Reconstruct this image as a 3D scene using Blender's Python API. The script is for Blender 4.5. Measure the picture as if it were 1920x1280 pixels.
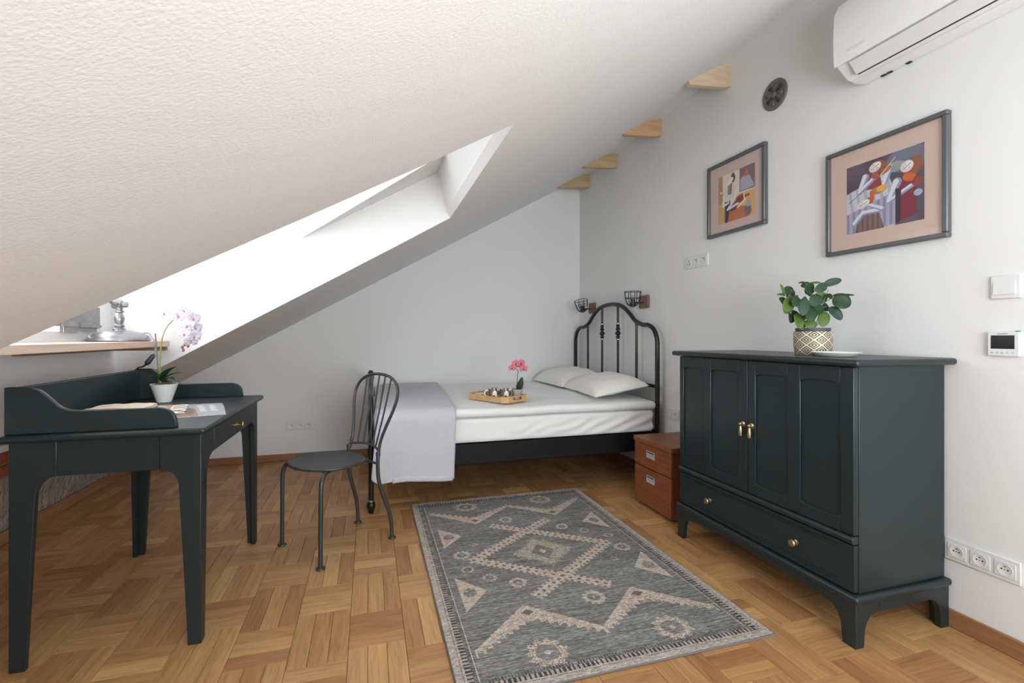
import bpy, bmesh, math, random
import numpy as np
from mathutils import Vector, Matrix, noise
random.seed(7); np.random.seed(7)
for o in list(bpy.data.objects): bpy.data.objects.remove(o)
SC = bpy.context.scene
COL = SC.collection
PI = math.pi

# ------------------------------------------------------------------ camera
YAW = math.radians(16.67)
cam_d = bpy.data.cameras.new('camera'); cam = bpy.data.objects.new('camera', cam_d); COL.objects.link(cam)
cam.location = (0, 0, 1.106); cam.rotation_euler = (PI/2, 0, -YAW)
cam_d.sensor_width = 36; cam_d.lens = 36*895/1920; cam_d.shift_y = -11/1920; cam_d.clip_start = .05
SC.camera = cam

# ------------------------------------------------------------------ world, light, exposure
SC.view_settings.view_transform = 'Standard'
SC.view_settings.look = 'None'
SC.view_settings.gamma = 1
SC.view_settings.use_curve_mapping = False
SC.view_settings.exposure = 0.13
W = bpy.data.worlds.new('World'); SC.world = W; W.use_nodes = True
bg = W.node_tree.nodes['Background']
bg.inputs[0].default_value = (.95, .975, 1, 1)
bg.inputs[1].default_value = 1.5
def area(name, loc, rot, sx, sy, energy, color=(1, 1, 1), portal=False):
    l = bpy.data.lights.new(name, 'AREA'); l.shape = 'RECTANGLE'; l.size = sx; l.size_y = sy
    l.energy = energy; l.color = color
    if portal: l.cycles.is_portal = True
    o = bpy.data.objects.new(name, l); COL.objects.link(o); o.location = loc; o.rotation_euler = rot
    return o
# fill light added at the unseen rear; last, daylight through the roof dormer
area('rear_fill_light', (1.15, -2.57, 1.30), (-PI/2, 0, PI), 1.7, 2.1, 42, (.91, .96, 1))
def aim(loc, d): return Vector(d).to_track_quat('-Z', 'Y').to_euler()
# unseen fill light added behind the viewer, tilted up to brighten the slope
area('slope_fill', (.80, -.75, 1.15), aim(0, (-.02, 1.25, .8)), .8, .8, 38, (.88, .95, 1))
# large soft fill, added out of view behind the viewer, turned toward the slope
area('soft_fill', (1.65, -1.9, .95), aim(0, (-.62, .52, .58)), 1.6, 1.5, 20, (.82, .915, 1))
area('dormer_daylight', (-1.36, 2.35, 1.30), (0, -PI/2, 0), .36, 1.4, 7.5, (.95, .98, 1))

# ------------------------------------------------------------------ helpers
def srgb(r, g, b):
    def f(c):
        c /= 255.
        return c/12.92 if c <= .04045 else ((c+.055)/1.055)**2.4
    return (f(r), f(g), f(b), 1)

def mat(name, col, rough=.5, metal=0., bump=0., bscale=60., bdist=.002, spec=.5, var=0., vscale=8., coat=0., sheen=0.):
    m = bpy.data.materials.new(name); m.use_nodes = True
    nt = m.node_tree; b = nt.nodes['Principled BSDF']
    b.inputs['Base Color'].default_value = col
    b.inputs['Roughness'].default_value = rough
    b.inputs['Metallic'].default_value = metal
    b.inputs['Specular IOR Level'].default_value = spec
    b.inputs['Coat Weight'].default_value = coat
    b.inputs['Sheen Weight'].default_value = sheen
    tc = nt.nodes.new('ShaderNodeTexCoord')
    if bump:
        n = nt.nodes.new('ShaderNodeTexNoise'); n.inputs['Scale'].default_value = bscale; n.inputs['Detail'].default_value = 3
        bp = nt.nodes.new('ShaderNodeBump'); bp.inputs['Strength'].default_value = bump; bp.inputs['Distance'].default_value = bdist
        nt.links.new(tc.outputs['Object'], n.inputs['Vector']); nt.links.new(n.outputs['Fac'], bp.inputs['Height'])
        nt.links.new(bp.outputs['Normal'], b.inputs['Normal'])
    if var:
        n = nt.nodes.new('ShaderNodeTexNoise'); n.inputs['Scale'].default_value = vscale; n.inputs['Detail'].default_value = 4
        mx = nt.nodes.new('ShaderNodeMix'); mx.data_type = 'RGBA'
        mx.inputs[6].default_value = tuple(c*(1-var) for c in col[:3])+(1,)
        mx.inputs[7].default_value = tuple(min(1, c*(1+var)) for c in col[:3])+(1,)
        nt.links.new(tc.outputs['Object'], n.inputs['Vector']); nt.links.new(n.outputs['Fac'], mx.inputs[0])
        nt.links.new(mx.outputs[2], b.inputs['Base Color'])
    return m

def wood(name, c1, c2, axis=0, rough=.45, stretch=14., scale=1.6, bump=.08, coat=0.):
    """grain running along the given object axis"""
    m = mat(name, c1, rough, coat=coat); nt = m.node_tree; b = nt.nodes['Principled BSDF']
    tc = nt.nodes.new('ShaderNodeTexCoord'); mp = nt.nodes.new('ShaderNodeMapping')
    s = [stretch*scale]*3; s[axis] = scale
    mp.inputs['Scale'].default_value = s
    n = nt.nodes.new('ShaderNodeTexNoise'); n.inputs['Scale'].default_value = 2.2; n.inputs['Detail'].default_value = 6; n.inputs['Distortion'].default_value = .6
    cr = nt.nodes.new('ShaderNodeValToRGB'); cr.color_ramp.elements[0].color = c1; cr.color_ramp.elements[1].color = c2
    cr.color_ramp.elements[0].position = .3; cr.color_ramp.elements[1].position = .7
    nt.links.new(tc.outputs['Object'], mp.inputs[0]); nt.links.new(mp.outputs[0], n.inputs['Vector'])
    nt.links.new(n.outputs['Fac'], cr.inputs[0]); nt.links.new(cr.outputs[0], b.inputs['Base Color'])
    bp = nt.nodes.new('ShaderNodeBump'); bp.inputs['Strength'].default_value = bump; bp.inputs['Distance'].default_value = .001
    nt.links.new(n.outputs['Fac'], bp.inputs['Height']); nt.links.new(bp.outputs['Normal'], b.inputs['Normal'])
    return m

def attr_mat(name, rough=.7, weave=0.):
    m = mat(name, (.5, .5, .5, 1), rough); nt = m.node_tree; b = nt.nodes['Principled BSDF']
    a = nt.nodes.new('ShaderNodeAttribute'); a.attribute_name = 'Col'
    out = a.outputs['Color']
    if weave:
        tc = nt.nodes.new('ShaderNodeTexCoord'); mp = nt.nodes.new('ShaderNodeMapping')
        mp.inputs['Scale'].default_value = (60, 330, 60)
        n = nt.nodes.new('ShaderNodeTexNoise'); n.inputs['Scale'].default_value = 1.0; n.inputs['Detail'].default_value = 2
        cr = nt.nodes.new('ShaderNodeValToRGB'); cr.color_ramp.elements[0].color = (.35, .35, .35, 1); cr.color_ramp.elements[1].color = (1.5, 1.5, 1.5, 1)
        cr.color_ramp.elements[0].position = .3; cr.color_ramp.elements[1].position = .72
        mx = nt.nodes.new('ShaderNodeMix'); mx.data_type = 'RGBA'; mx.blend_type = 'MULTIPLY'; mx.inputs[0].default_value = weave
        nt.links.new(tc.outputs['Object'], mp.inputs[0]); nt.links.new(mp.outputs[0], n.inputs['Vector'])
        nt.links.new(n.outputs['Fac'], cr.inputs[0]); nt.links.new(out, mx.inputs[6]); nt.links.new(cr.outputs[0], mx.inputs[7])
        out = mx.outputs[2]
        bp = nt.nodes.new('ShaderNodeBump'); bp.inputs['Strength'].default_value = .6; bp.inputs['Distance'].default_value = .003
        nt.links.new(n.outputs['Fac'], bp.inputs['Height']); nt.links.new(bp.outputs['Normal'], b.inputs['Normal'])
    nt.links.new(out, b.inputs['Base Color'])
    return m

def glass_mat(name, tint=(1, 1, 1, 1), refl=.08):
    m = bpy.data.materials.new(name); m.use_nodes = True; nt = m.node_tree
    nt.nodes.remove(nt.nodes['Principled BSDF']); out = nt.nodes['Material Output']
    t = nt.nodes.new('ShaderNodeBsdfTransparent'); t.inputs[0].default_value = tint
    g = nt.nodes.new('ShaderNodeBsdfGlossy'); g.inputs['Roughness'].default_value = .02
    lw = nt.nodes.new('ShaderNodeLayerWeight'); lw.inputs[0].default_value = .5
    pw = nt.nodes.new('ShaderNodeMath'); pw.operation = 'POWER'; pw.inputs[1].default_value = 5; nt.links.new(lw.outputs['Facing'], pw.inputs[0])
    fr = nt.nodes.new('ShaderNodeMath'); fr.operation = 'MULTIPLY_ADD'; fr.inputs[1].default_value = .6; fr.inputs[2].default_value = refl*.3; nt.links.new(pw.outputs[0], fr.inputs[0])
    mx = nt.nodes.new('ShaderNodeMixShader')
    nt.links.new(fr.outputs[0], mx.inputs[0]); nt.links.new(t.outputs[0], mx.inputs[1]); nt.links.new(g.outputs[0], mx.inputs[2])
    nt.links.new(mx.outputs[0], out.inputs[0])
    return m

class MB:
    def __init__(s, xf=None): s.v = []; s.f = []; s.xf = xf; s.uv = None
    def add(s, vs, fs):
        b = len(s.v); s.v += [tuple(v) for v in vs]; s.f += [tuple(i+b for i in f) for f in fs]; return s
    def box(s, x0, x1, y0, y1, z0, z1):
        return s.add([(x0,y0,z0),(x1,y0,z0),(x1,y1,z0),(x0,y1,z0),(x0,y0,z1),(x1,y0,z1),(x1,y1,z1),(x0,y1,z1)],
                     [(3,2,1,0),(4,5,6,7),(0,1,5,4),(1,2,6,5),(2,3,7,6),(3,0,4,7)])
    def prism(s, poly, axis, a0, a1):
        """poly: 2-D points in the two axes other than `axis`, in xyz order"""
        n = len(poly)
        def p(q, a):
            q = list(q); q.insert(axis, a); return tuple(q)
        ar = sum(poly[i][0]*poly[(i+1) % n][1]-poly[(i+1) % n][0]*poly[i][1] for i in range(n))
        if axis == 1: ar = -ar
        if ar < 0: poly = poly[::-1]
        lo, hi = min(a0, a1), max(a0, a1)
        vs = [p(q, lo) for q in poly]+[p(q, hi) for q in poly]
        fs = [tuple(range(n))[::-1], tuple(range(n, 2*n))]+[(i, (i+1) % n, n+(i+1) % n, n+i) for i in range(n)]
        return s.add(vs, fs)
    def tube(s, pts, r, seg=10, closed=False, caps=True):
        pts = [Vector(p) for p in pts]; n = len(pts)
        rs = r if isinstance(r, (list, tuple)) else [r]*n
        vs = []; up = None
        for i, p in enumerate(pts):
            a = pts[(i-1) % n] if (i or closed) else p; b = pts[(i+1) % n] if (i < n-1 or closed) else p
            t = (b-a); t = t.normalized() if t.length > 1e-9 else Vector((0, 0, 1))
            if up is None: up = t.orthogonal().normalized()
            up = (up-t*up.dot(t)); up = up.normalized() if up.length > 1e-6 else t.orthogonal().normalized()
            w = t.cross(up)
            for k in range(seg):
                an = 2*PI*k/seg; vs.append(p+(up*math.cos(an)+w*math.sin(an))*rs[i])
        fs = []
        for i in range(n if closed else n-1):
            j = (i+1) % n
            for k in range(seg):
                l = (k+1) % seg; fs.append((i*seg+k, i*seg+l, j*seg+l, j*seg+k))
        if caps and not closed:
            fs.append(tuple(range(seg))[::-1]); fs.append(tuple((n-1)*seg+k for k in range(seg)))
        return s.add(vs, fs)
    def lathe(s, prof, c=(0, 0, 0), seg=24, axis=2, cap=True, sx=1., sy=1.):
        vs = []
        for r, z in prof:
            for k in range(seg):
                a = 2*PI*k/seg; q = (r*math.cos(a)*sx, r*math.sin(a)*sy, z)
                if axis == 0: q = (q[2], q[0], q[1])
                if axis == 1: q = (q[1], q[2], q[0])
                vs.append((q[0]+c[0], q[1]+c[1], q[2]+c[2]))
        n = len(prof); fs = []
        for i in range(n-1):
            for k in range(seg):
                l = (k+1) % seg; fs.append((i*seg+k, i*seg+l, (i+1)*seg+l, (i+1)*seg+k))
        if cap:
            if prof[0][0] > 1e-6: fs.append(tuple(range(seg))[::-1])
            if prof[-1][0] > 1e-6: fs.append(tuple((n-1)*seg+k for k in range(seg)))
        return s.add(vs, fs)
    def ball(s, c, r, seg=14, sz=1.):
        return s.lathe([(max(1e-5, r*math.sin(PI*i/8)), -r*sz*math.cos(PI*i/8)) for i in range(9)], c, seg, cap=False)
    def grid(s, fn, nu, nv, flip=False):
        vs = [fn(i/(nu-1), j/(nv-1)) for j in range(nv) for i in range(nu)]
        fs = [(j*nu+i, j*nu+i+1, (j+1)*nu+i+1, (j+1)*nu+i) for j in range(nv-1) for i in range(nu-1)]
        if flip: fs = [f[::-1] for f in fs]
        return s.add(vs, fs)
    def rbox(s, x0, x1, y0, y1, z0, z1, r, nx=20, ny=20, nz=6, disp=None):
        """closed box with rounded edges, subdivided, with an optional displacement of each point"""
        lo = Vector((x0, y0, z0)); hi = Vector((x1, y1, z1)); N = (nx, ny, nz); idx = {}; vs = []; fs = []
        def P(i, j, k):
            key = (i, j, k)
            if key in idx: return idx[key]
            p = Vector((x0+(x1-x0)*i/nx, y0+(y1-y0)*j/ny, z0+(z1-z0)*k/nz))
            q = Vector([min(max(p[a], lo[a]+r), hi[a]-r) for a in range(3)])
            d = p-q
            if d.length > 1e-9: nrm = d.normalized(); p = q+nrm*r if d.length > r or True else p
            if disp: p = p+disp(p)
            idx[key] = len(vs); vs.append(tuple(p)); return idx[key]
        def face(a, b, fixed, val, flip):
            for i in range(N[a]):
                for j in range(N[b]):
                    q = []
                    for di, dj in ((0, 0), (1, 0), (1, 1), (0, 1)):
                        t = [0, 0, 0]; t[a] = i+di; t[b] = j+dj; t[fixed] = val; q.append(P(*t))
                    fs.append(tuple(q[::-1] if flip else q))
        face(0, 1, 2, 0, True); face(0, 1, 2, nz, False)
        face(1, 2, 0, 0, True); face(1, 2, 0, nx, False)
        face(2, 0, 1, 0, True); face(2, 0, 1, ny, False)
        return s.add(vs, fs)
    def build(s, name, m, parent=None, bevel=0., seg=2, smooth=35, kind=None, origin=None, sub=0, solid=0.):
        me = bpy.data.meshes.new(name)
        vs = [s.xf(v) for v in s.v] if s.xf else s.v
        off = Vector((0, 0, 0))
        if parent is not None:
            r = parent
            off = Vector(r.get('_o', (0, 0, 0)))
        elif origin is not None: off = Vector(origin)
        vs = [(v[0]-off.x, v[1]-off.y, v[2]-off.z) for v in vs]
        me.from_pydata(vs, [], s.f)
        me.polygons.foreach_set('use_smooth', [True]*len(me.polygons))
        if smooth: me.set_sharp_from_angle(angle=math.radians(smooth))
        if s.uv:
            ul = me.uv_layers.new(name='UVMap'); ul.data.foreach_set('uv', np.array(s.uv, dtype=np.float32).ravel())
        me.materials.append(m)
        o = bpy.data.objects.new(name, me); COL.objects.link(o)
        o['_o'] = tuple(off)
        if parent is not None: o.parent = parent
        else: o.location = off
        if bevel:
            b = o.modifiers.new('bevel', 'BEVEL'); b.width = bevel; b.segments = seg; b.limit_method = 'ANGLE'; b.angle_limit = math.radians(40)
        if sub:
            b = o.modifiers.new('sub', 'SUBSURF'); b.levels = sub; b.render_levels = sub
        if solid:
            b = o.modifiers.new('solid', 'SOLIDIFY'); b.thickness = solid; b.offset = 0
        if kind: o['kind'] = kind
        return o

def thing(name, label, cat, loc, group=None):
    o = bpy.data.objects.new(name, None); COL.objects.link(o); o.location = loc; o.empty_display_size = .1
    o['_o'] = tuple(loc); o['label'] = label; o['category'] = cat
    if group: o['group'] = group
    return o
def tag(o, label, cat, group=None):
    o['label'] = label; o['category'] = cat
    if group: o['group'] = group
    return o
def struct(o): o['kind'] = 'structure'; return o

def arc(cx, cz, r, a0, a1, n=8, rz=None):
    rz = r if rz is None else rz
    return [(cx+r*math.cos(math.radians(a0+(a1-a0)*i/n)), cz+rz*math.sin(math.radians(a0+(a1-a0)*i/n))) for i in range(n+1)]
def spline(pts, n=8, closed=False):
    P = [Vector(p) for p in pts]; m = len(P); out = []
    for i in range(m if closed else m-1):
        if closed: p0, p1, p2, p3 = P[(i-1) % m], P[i], P[(i+1) % m], P[(i+2) % m]
        else: p0, p1, p2, p3 = P[max(i-1, 0)], P[i], P[i+1], P[min(i+2, m-1)]
        for k in range(n):
            t = k/n
            out.append(.5*((2*p1)+(p2-p0)*t+(2*p0-5*p1+4*p2-p3)*t*t+(3*p1-p0-3*p2+p3)*t**3))
    if not closed: out.append(P[-1])
    return out
def text(name, body, size, m, parent, loc, rot, depth=.0004, align='CENTER'):
    cu = bpy.data.curves.new(name, 'FONT'); cu.body = body; cu.size = size; cu.extrude = depth; cu.align_x = align; cu.align_y = 'CENTER'
    t = bpy.data.objects.new(name, cu); COL.objects.link(t)
    dg = bpy.context.evaluated_depsgraph_get(); me = bpy.data.meshes.new_from_object(t.evaluated_get(dg)); me.name = name
    bpy.data.objects.remove(t); bpy.data.curves.remove(cu)
    me.materials.clear(); me.materials.append(m)
    off = Vector(parent.get('_o', (0, 0, 0)))
    me.transform(Matrix.Translation(Vector(loc)-off) @ rot.to_4x4())
    o = bpy.data.objects.new(name, me); COL.objects.link(o); o.parent = parent; o['_o'] = tuple(off)
    return o
def painted_grid(name, nu, nv, pt, col, m, parent):
    """a flat printed sheet: pt(u,v)->xyz arrays, col: (nv,nu,3) face colours (linear)"""
    u = np.linspace(0, 1, nu+1); v = np.linspace(0, 1, nv+1); U, V = np.meshgrid(u, v)
    x, y, z = pt(U, V); off = Vector(parent.get('_o', (0, 0, 0)))
    co = np.stack([x-off.x, y-off.y, z-off.z], -1).reshape(-1, 3).astype(np.float32)
    i, j = np.meshgrid(np.arange(nu), np.arange(nv)); a = (j*(nu+1)+i).ravel()
    q = np.stack([a, a+1, a+nu+2, a+nu+1], -1)
    me = bpy.data.meshes.new(name); n = len(q)
    me.vertices.add(len(co)); me.vertices.foreach_set('co', co.ravel())
    me.loops.add(n*4); me.loops.foreach_set('vertex_index', q.ravel().astype(np.int32))
    me.polygons.add(n); me.polygons.foreach_set('loop_start', (np.arange(n)*4).astype(np.int32)); me.polygons.foreach_set('loop_total', np.full(n, 4, np.int32))
    me.update(calc_edges=True)
    ca = me.color_attributes.new('Col', 'FLOAT_COLOR', 'CORNER')
    c = np.concatenate([col.reshape(-1, 3), np.ones((n, 1))], 1).astype(np.float32)
    ca.data.foreach_set('color', np.repeat(c, 4, 0).ravel())
    me.materials.append(m)
    o = bpy.data.objects.new(name, me); COL.objects.link(o); o.parent = parent; o['_o'] = tuple(off)
    return o

# ------------------------------------------------------------------ materials
M = {}
M['wall'] = mat('wall_paint', (.80, .80, .79, 1), .85, bump=.12, bscale=45, bdist=.004)
M['ceiling'] = mat('ceiling_paint', (.82, .82, .815, 1), .9, bump=.3, bscale=170, bdist=.003)
M['plaster'] = mat('reveal_paint', (.82, .82, .81, 1), .8, bump=.08, bscale=40)
M['teal'] = mat('teal_paint', srgb(28, 41, 43), .34, bump=.04, bscale=140, bdist=.001, spec=.5)
M['black'] = mat('black_metal', srgb(19, 22, 22), .34, spec=.5)
M['rail'] = mat('black_rail', srgb(14, 15, 15), .55, spec=.25)
M['chair'] = mat('charcoal_metal', srgb(52, 54, 54), .42, bump=.06, bscale=300, bdist=.0006)
M['brass'] = mat('brass', srgb(198, 176, 138), .28, 1.0)
M['steel'] = mat('steel', srgb(196, 197, 199), .38, .35)
M['silver'] = mat('silver_paint', srgb(158, 158, 160), .36, .75)
M['sheet'] = mat('white_cotton', srgb(236, 235, 233), .9, bump=.1, bscale=20, bdist=.006, sheen=.2)
M['pillow'] = mat('cream_cotton', srgb(240, 236, 229), .9, bump=.1, bscale=16, bdist=.006, sheen=.2)
M['plastic'] = mat('white_plastic', srgb(225, 225, 224), .35)
M['acplastic'] = mat('white_ac_plastic', srgb(240, 240, 240), .25)
M['dark'] = mat('dark_hole', srgb(28, 28, 28), .6)
M['screen'] = mat('black_screen', srgb(26, 29, 34), .15)
M['green'] = mat('green_tab', srgb(60, 150, 95), .5)
M['ink'] = mat('grey_ink', srgb(70, 72, 76), .6)
M['faint'] = mat('faint_ink', srgb(196, 197, 199), .5)
M['iron'] = mat('cast_iron', srgb(112, 110, 110), .6, .2, bump=.5, bscale=260, bdist=.002)
M['oakboard'] = wood('oak_baseboard', srgb(140, 98, 66), srgb(170, 124, 86), 1, .45)
M['oakboardx'] = wood('oak_baseboard_back', srgb(128, 90, 62), srgb(160, 116, 80), 0, .45)
M['pine'] = wood('pine', srgb(196, 172, 140), srgb(214, 194, 164), 0, .6, 10)
M['pine2'] = wood('pine_orange', srgb(186, 146, 106), srgb(206, 170, 132), 0, .6, 10)
M['pine3'] = wood('pine_olive', srgb(176, 150, 108), srgb(198, 174, 134), 0, .6, 10)
M['shelfwood'] = wood('shelf_wood', srgb(206, 178, 158), srgb(226, 202, 184), 1, .55)
M['darkpine'] = wood('cleat_wood', srgb(150, 110, 78), srgb(172, 132, 98), 1, .6)
M['cherry'] = wood('cherry_veneer', srgb(118, 66, 38), srgb(146, 88, 54), 1, .38, 18, 2.0, .12)
M['bamboo'] = wood('bamboo', srgb(196, 150, 98), srgb(216, 172, 120), 1, .5, 12)
M['rustic'] = wood('rustic_wood', srgb(108, 84, 70), srgb(150, 122, 104), 2, .7, 10)
M['leaf'] = mat('leaf_green', srgb(34, 62, 34), .48, spec=.35, var=.3, vscale=25)
M['leaf2'] = mat('leaf_light_green', srgb(80, 106, 42), .5, spec=.35, var=.25, vscale=25)
M['leaf3'] = mat('leaf_blue_green', srgb(48, 72, 56), .5, spec=.35, var=.25, vscale=25)
M['stem'] = mat('stem_grey_green', srgb(128, 128, 108), .6)
M['stemg'] = mat('stem_green', srgb(128, 146, 74), .55)
M['stake'] = mat('stake_brown', srgb(120, 104, 98), .6)
M['moss'] = mat('moss', srgb(98, 112, 56), .95, bump=1., bscale=160, bdist=.01, var=.5, vscale=120)
M['petal'] = mat('white_petal', srgb(222, 213, 226), .6, var=.08, vscale=60)
M['petalc'] = mat('pink_lip', srgb(186, 130, 178), .6)
M['bud'] = mat('bud_red', srgb(142, 92, 84), .6)
M['pink'] = mat('pink_petal', srgb(214, 120, 136), .6, var=.3, vscale=120)
M['pinkc'] = mat('dark_red_lip', srgb(120, 40, 56), .6)
M['ceramic'] = mat('white_ceramic', srgb(238, 238, 235), .28)
M['claygrey'] = mat('grey_clay', srgb(172, 167, 158), .8)
M['soil'] = mat('soil', srgb(60, 52, 44), .95, bump=.6, bscale=120)
M['rim'] = mat('dark_rim', srgb(72, 71, 76), .6)
M['paper'] = mat('aged_paper', srgb(226, 206, 184), .85, var=.22, vscale=30)
M['page'] = mat('page_edges', srgb(236, 234, 230), .8)
M['glass'] = glass_mat('window_glass')
M['bulb'] = glass_mat('bulb_glass', (.93, .93, .93, 1))
M['frame'] = mat('grey_frame', srgb(106, 108, 110), .35, .5)
M['mat1'] = mat('beige_mat', srgb(208, 184, 170), .8)
M['mat2'] = mat('rose_mat', srgb(208, 185, 178), .8)
M['whitewood'] = mat('white_window_frame', srgb(224, 226, 228), .4)
M['stone'] = mat('rough_stone', srgb(150, 138, 124), .95, bump=1., bscale=26, bdist=.03, var=.35, vscale=14)
M['brick'] = mat('red_brick', srgb(150, 78, 48), .9, bump=.6, bscale=60, bdist=.006, var=.25, vscale=18)
M['slate'] = mat('grey_felt', srgb(150, 149, 150), .9, bump=.8, bscale=50, bdist=.006, var=.25, vscale=22)
M['underfloor'] = mat('floor_joint', srgb(84, 56, 34), .9)
M['binding'] = mat('grey_binding', srgb(112, 112, 114), .9, bump=.5, bscale=300)
M['rug'] = attr_mat('rug_weave', .95, .75)
M['print'] = attr_mat('print_ink', .5)
M['slotdark'] = mat('dark_slot', srgb(58, 56, 56), .8)  # solid slot pieces: darkness of the openings put into the colour
M['cable'] = mat('black_cable', srgb(26, 26, 26), .5)
M['greycable'] = mat('grey_cable', srgb(150, 150, 152), .5)

# grey waffle blanket: woven dots as fine relief
def waffle():
    m = mat('grey_waffle', srgb(196, 196, 202), .95, sheen=.2); nt = m.node_tree; b = nt.nodes['Principled BSDF']
    tc = nt.nodes.new('ShaderNodeTexCoord'); v = nt.nodes.new('ShaderNodeTexVoronoi'); v.inputs['Scale'].default_value = 105; v.inputs['Randomness'].default_value = .25
    bp = nt.nodes.new('ShaderNodeBump'); bp.inputs['Strength'].default_value = .7; bp.inputs['Distance'].default_value = .005; bp.invert = True
    nt.links.new(tc.outputs['Object'], v.inputs['Vector']); nt.links.new(v.outputs['Distance'], bp.inputs['Height']); nt.links.new(bp.outputs['Normal'], b.inputs['Normal'])
    return m
M['waffle'] = waffle()

# oak parquet: every slat gets its own tone; UV runs along (u) and across (v) the slat in metres
def parquet(name, island):
    m = bpy.data.materials.new(name); m.use_nodes = True; nt = m.node_tree; b = nt.nodes['Principled BSDF']
    if island: src = nt.nodes.new('ShaderNodeNewGeometry').outputs['Random Per Island']
    else: src = nt.nodes.new('ShaderNodeObjectInfo').outputs['Random']
    uv = nt.nodes.new('ShaderNodeUVMap')
    off = nt.nodes.new('ShaderNodeVectorMath'); off.operation = 'SCALE'; off.inputs[0].default_value = (37.1, 91.7, 13.3)
    nt.links.new(src, off.inputs['Scale'])
    add = nt.nodes.new('ShaderNodeVectorMath'); add.operation = 'ADD'
    nt.links.new(uv.outputs[0], add.inputs[0]); nt.links.new(off.outputs[0], add.inputs[1])
    mp = nt.nodes.new('ShaderNodeMapping'); mp.inputs['Scale'].default_value = (4.5, 62, 1)
    nt.links.new(add.outputs[0], mp.inputs[0])
    n = nt.nodes.new('ShaderNodeTexNoise'); n.inputs['Scale'].default_value = 1.6; n.inputs['Detail'].default_value = 5; n.inputs['Distortion'].default_value = .8
    nt.links.new(mp.outputs[0], n.inputs['Vector'])
    mp2 = nt.nodes.new('ShaderNodeMapping'); mp2.inputs['Scale'].default_value = (2.2, 16, 1); nt.links.new(add.outputs[0], mp2.inputs[0])
    wv = nt.nodes.new('ShaderNodeTexNoise'); wv.inputs['Scale'].default_value = 1.3; wv.inputs['Detail'].default_value = 2; nt.links.new(mp2.outputs[0], wv.inputs['Vector'])
    cr = nt.nodes.new('ShaderNodeValToRGB'); e = cr.color_ramp
    e.elements[0].position = 0; e.elements[0].color = srgb(160, 114, 74); e.elements[1].position = 1; e.elements[1].color = srgb(206, 163, 108)
    for p, c in ((.2, (174, 128, 83)), (.6, (182, 138, 90)), (.9, (192, 149, 98))):
        k = e.elements.new(p); k.color = srgb(*c)
    nt.links.new(src, cr.inputs[0])
    gr = nt.nodes.new('ShaderNodeValToRGB'); gr.color_ramp.elements[0].position = .28; gr.color_ramp.elements[0].color = (.55, .5, .46, 1)
    gr.color_ramp.elements[1].position = .56; gr.color_ramp.elements[1].color = (1.06, 1.06, 1.06, 1)
    nt.links.new(n.outputs['Fac'], gr.inputs[0])
    mx = nt.nodes.new('ShaderNodeMix'); mx.data_type = 'RGBA'; mx.blend_type = 'MULTIPLY'; mx.inputs[0].default_value = .62
    nt.links.new(cr.outputs[0], mx.inputs[6]); nt.links.new(gr.outputs[0], mx.inputs[7])
    g2 = nt.nodes.new('ShaderNodeValToRGB'); g2.color_ramp.elements[0].position = .3; g2.color_ramp.elements[0].color = (.84, .82, .8, 1)
    g2.color_ramp.elements[1].position = .7; g2.color_ramp.elements[1].color = (1.1, 1.1, 1.1, 1)
    nt.links.new(wv.outputs['Fac'], g2.inputs[0])
    mx2 = nt.nodes.new('ShaderNodeMix'); mx2.data_type = 'RGBA'; mx2.blend_type = 'MULTIPLY'; mx2.inputs[0].default_value = .8
    nt.links.new(mx.outputs[2], mx2.inputs[6]); nt.links.new(g2.outputs[0], mx2.inputs[7])
    nt.links.new(mx2.outputs[2], b.inputs['Base Color'])
    b.inputs['Roughness'].default_value = .4; b.inputs['Specular IOR Level'].default_value = .45
    bp = nt.nodes.new('ShaderNodeBump'); bp.inputs['Strength'].default_value = .1; bp.inputs['Distance'].default_value = .001
    nt.links.new(n.outputs['Fac'], bp.inputs['Height']); nt.links.new(bp.outputs['Normal'], b.inputs['Normal'])
    return m
M['slat'] = parquet('oak_slat', False); M['slats'] = parquet('oak_slats_joined', True)

# ------------------------------------------------------------------ room shell
XL, XR, YB, YR = -1.86, 2.13, 4.62, -2.6
XN, XT = -1.37, .49                       # foot and head of the dormer opening in the sloping ceiling
def zc(x, y):
    z = 1.566+.562*x+.008*max(x, 0)*(YB-y)
    if x > 1.98: z -= .035*((x-1.98)/.15)**2
    return z
def yn(x): return 1.575+.083*x
def yf(x): return 3.054-.115*x

f = MB().box(XL-.1, XR+.1, YR-.1, YB+.1, -.12, -.012)
floor = struct(f.build('floor', M['underfloor']))
# parquet: 0.1965 m columns, each alternating three long slats and three short ones
CW, PER, VL = .1965, .5325, .320
CA = np.array([0, 0, 1.106]); FWV = np.array([math.sin(YAW), math.cos(YAW), 0]); RTV = np.array([math.cos(YAW), -math.sin(YAW), 0])
def proj(x, y, z):
    d = np.array([x, y, z])-CA; zz = d@FWV
    if zz < .1: return None
    return 960+895*(d@RTV)/zz, 629-895*d[2]/zz, zz
slats = []
k0 = int((XL+.07)/CW)-2
for k in range(k0, int((XR+.07)/CW)+2):
    x0 = -.07+k*CW
    vc = 2.15+(PER/2 if k % 2 == 1 else 0)     # centre of a long-slat block
    for j in range(-11, 7):
        c = vc+j*PER
        for i in range(3):
            w = CW/3
            slats.append((x0+w*(i+.5), c, VL, w, 1))
        hl = (PER-VL)/3
        for i in range(3):
            slats.append((x0+CW/2, c+VL/2+hl*(i+.5), CW, hl, 0))
keep = []
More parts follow.
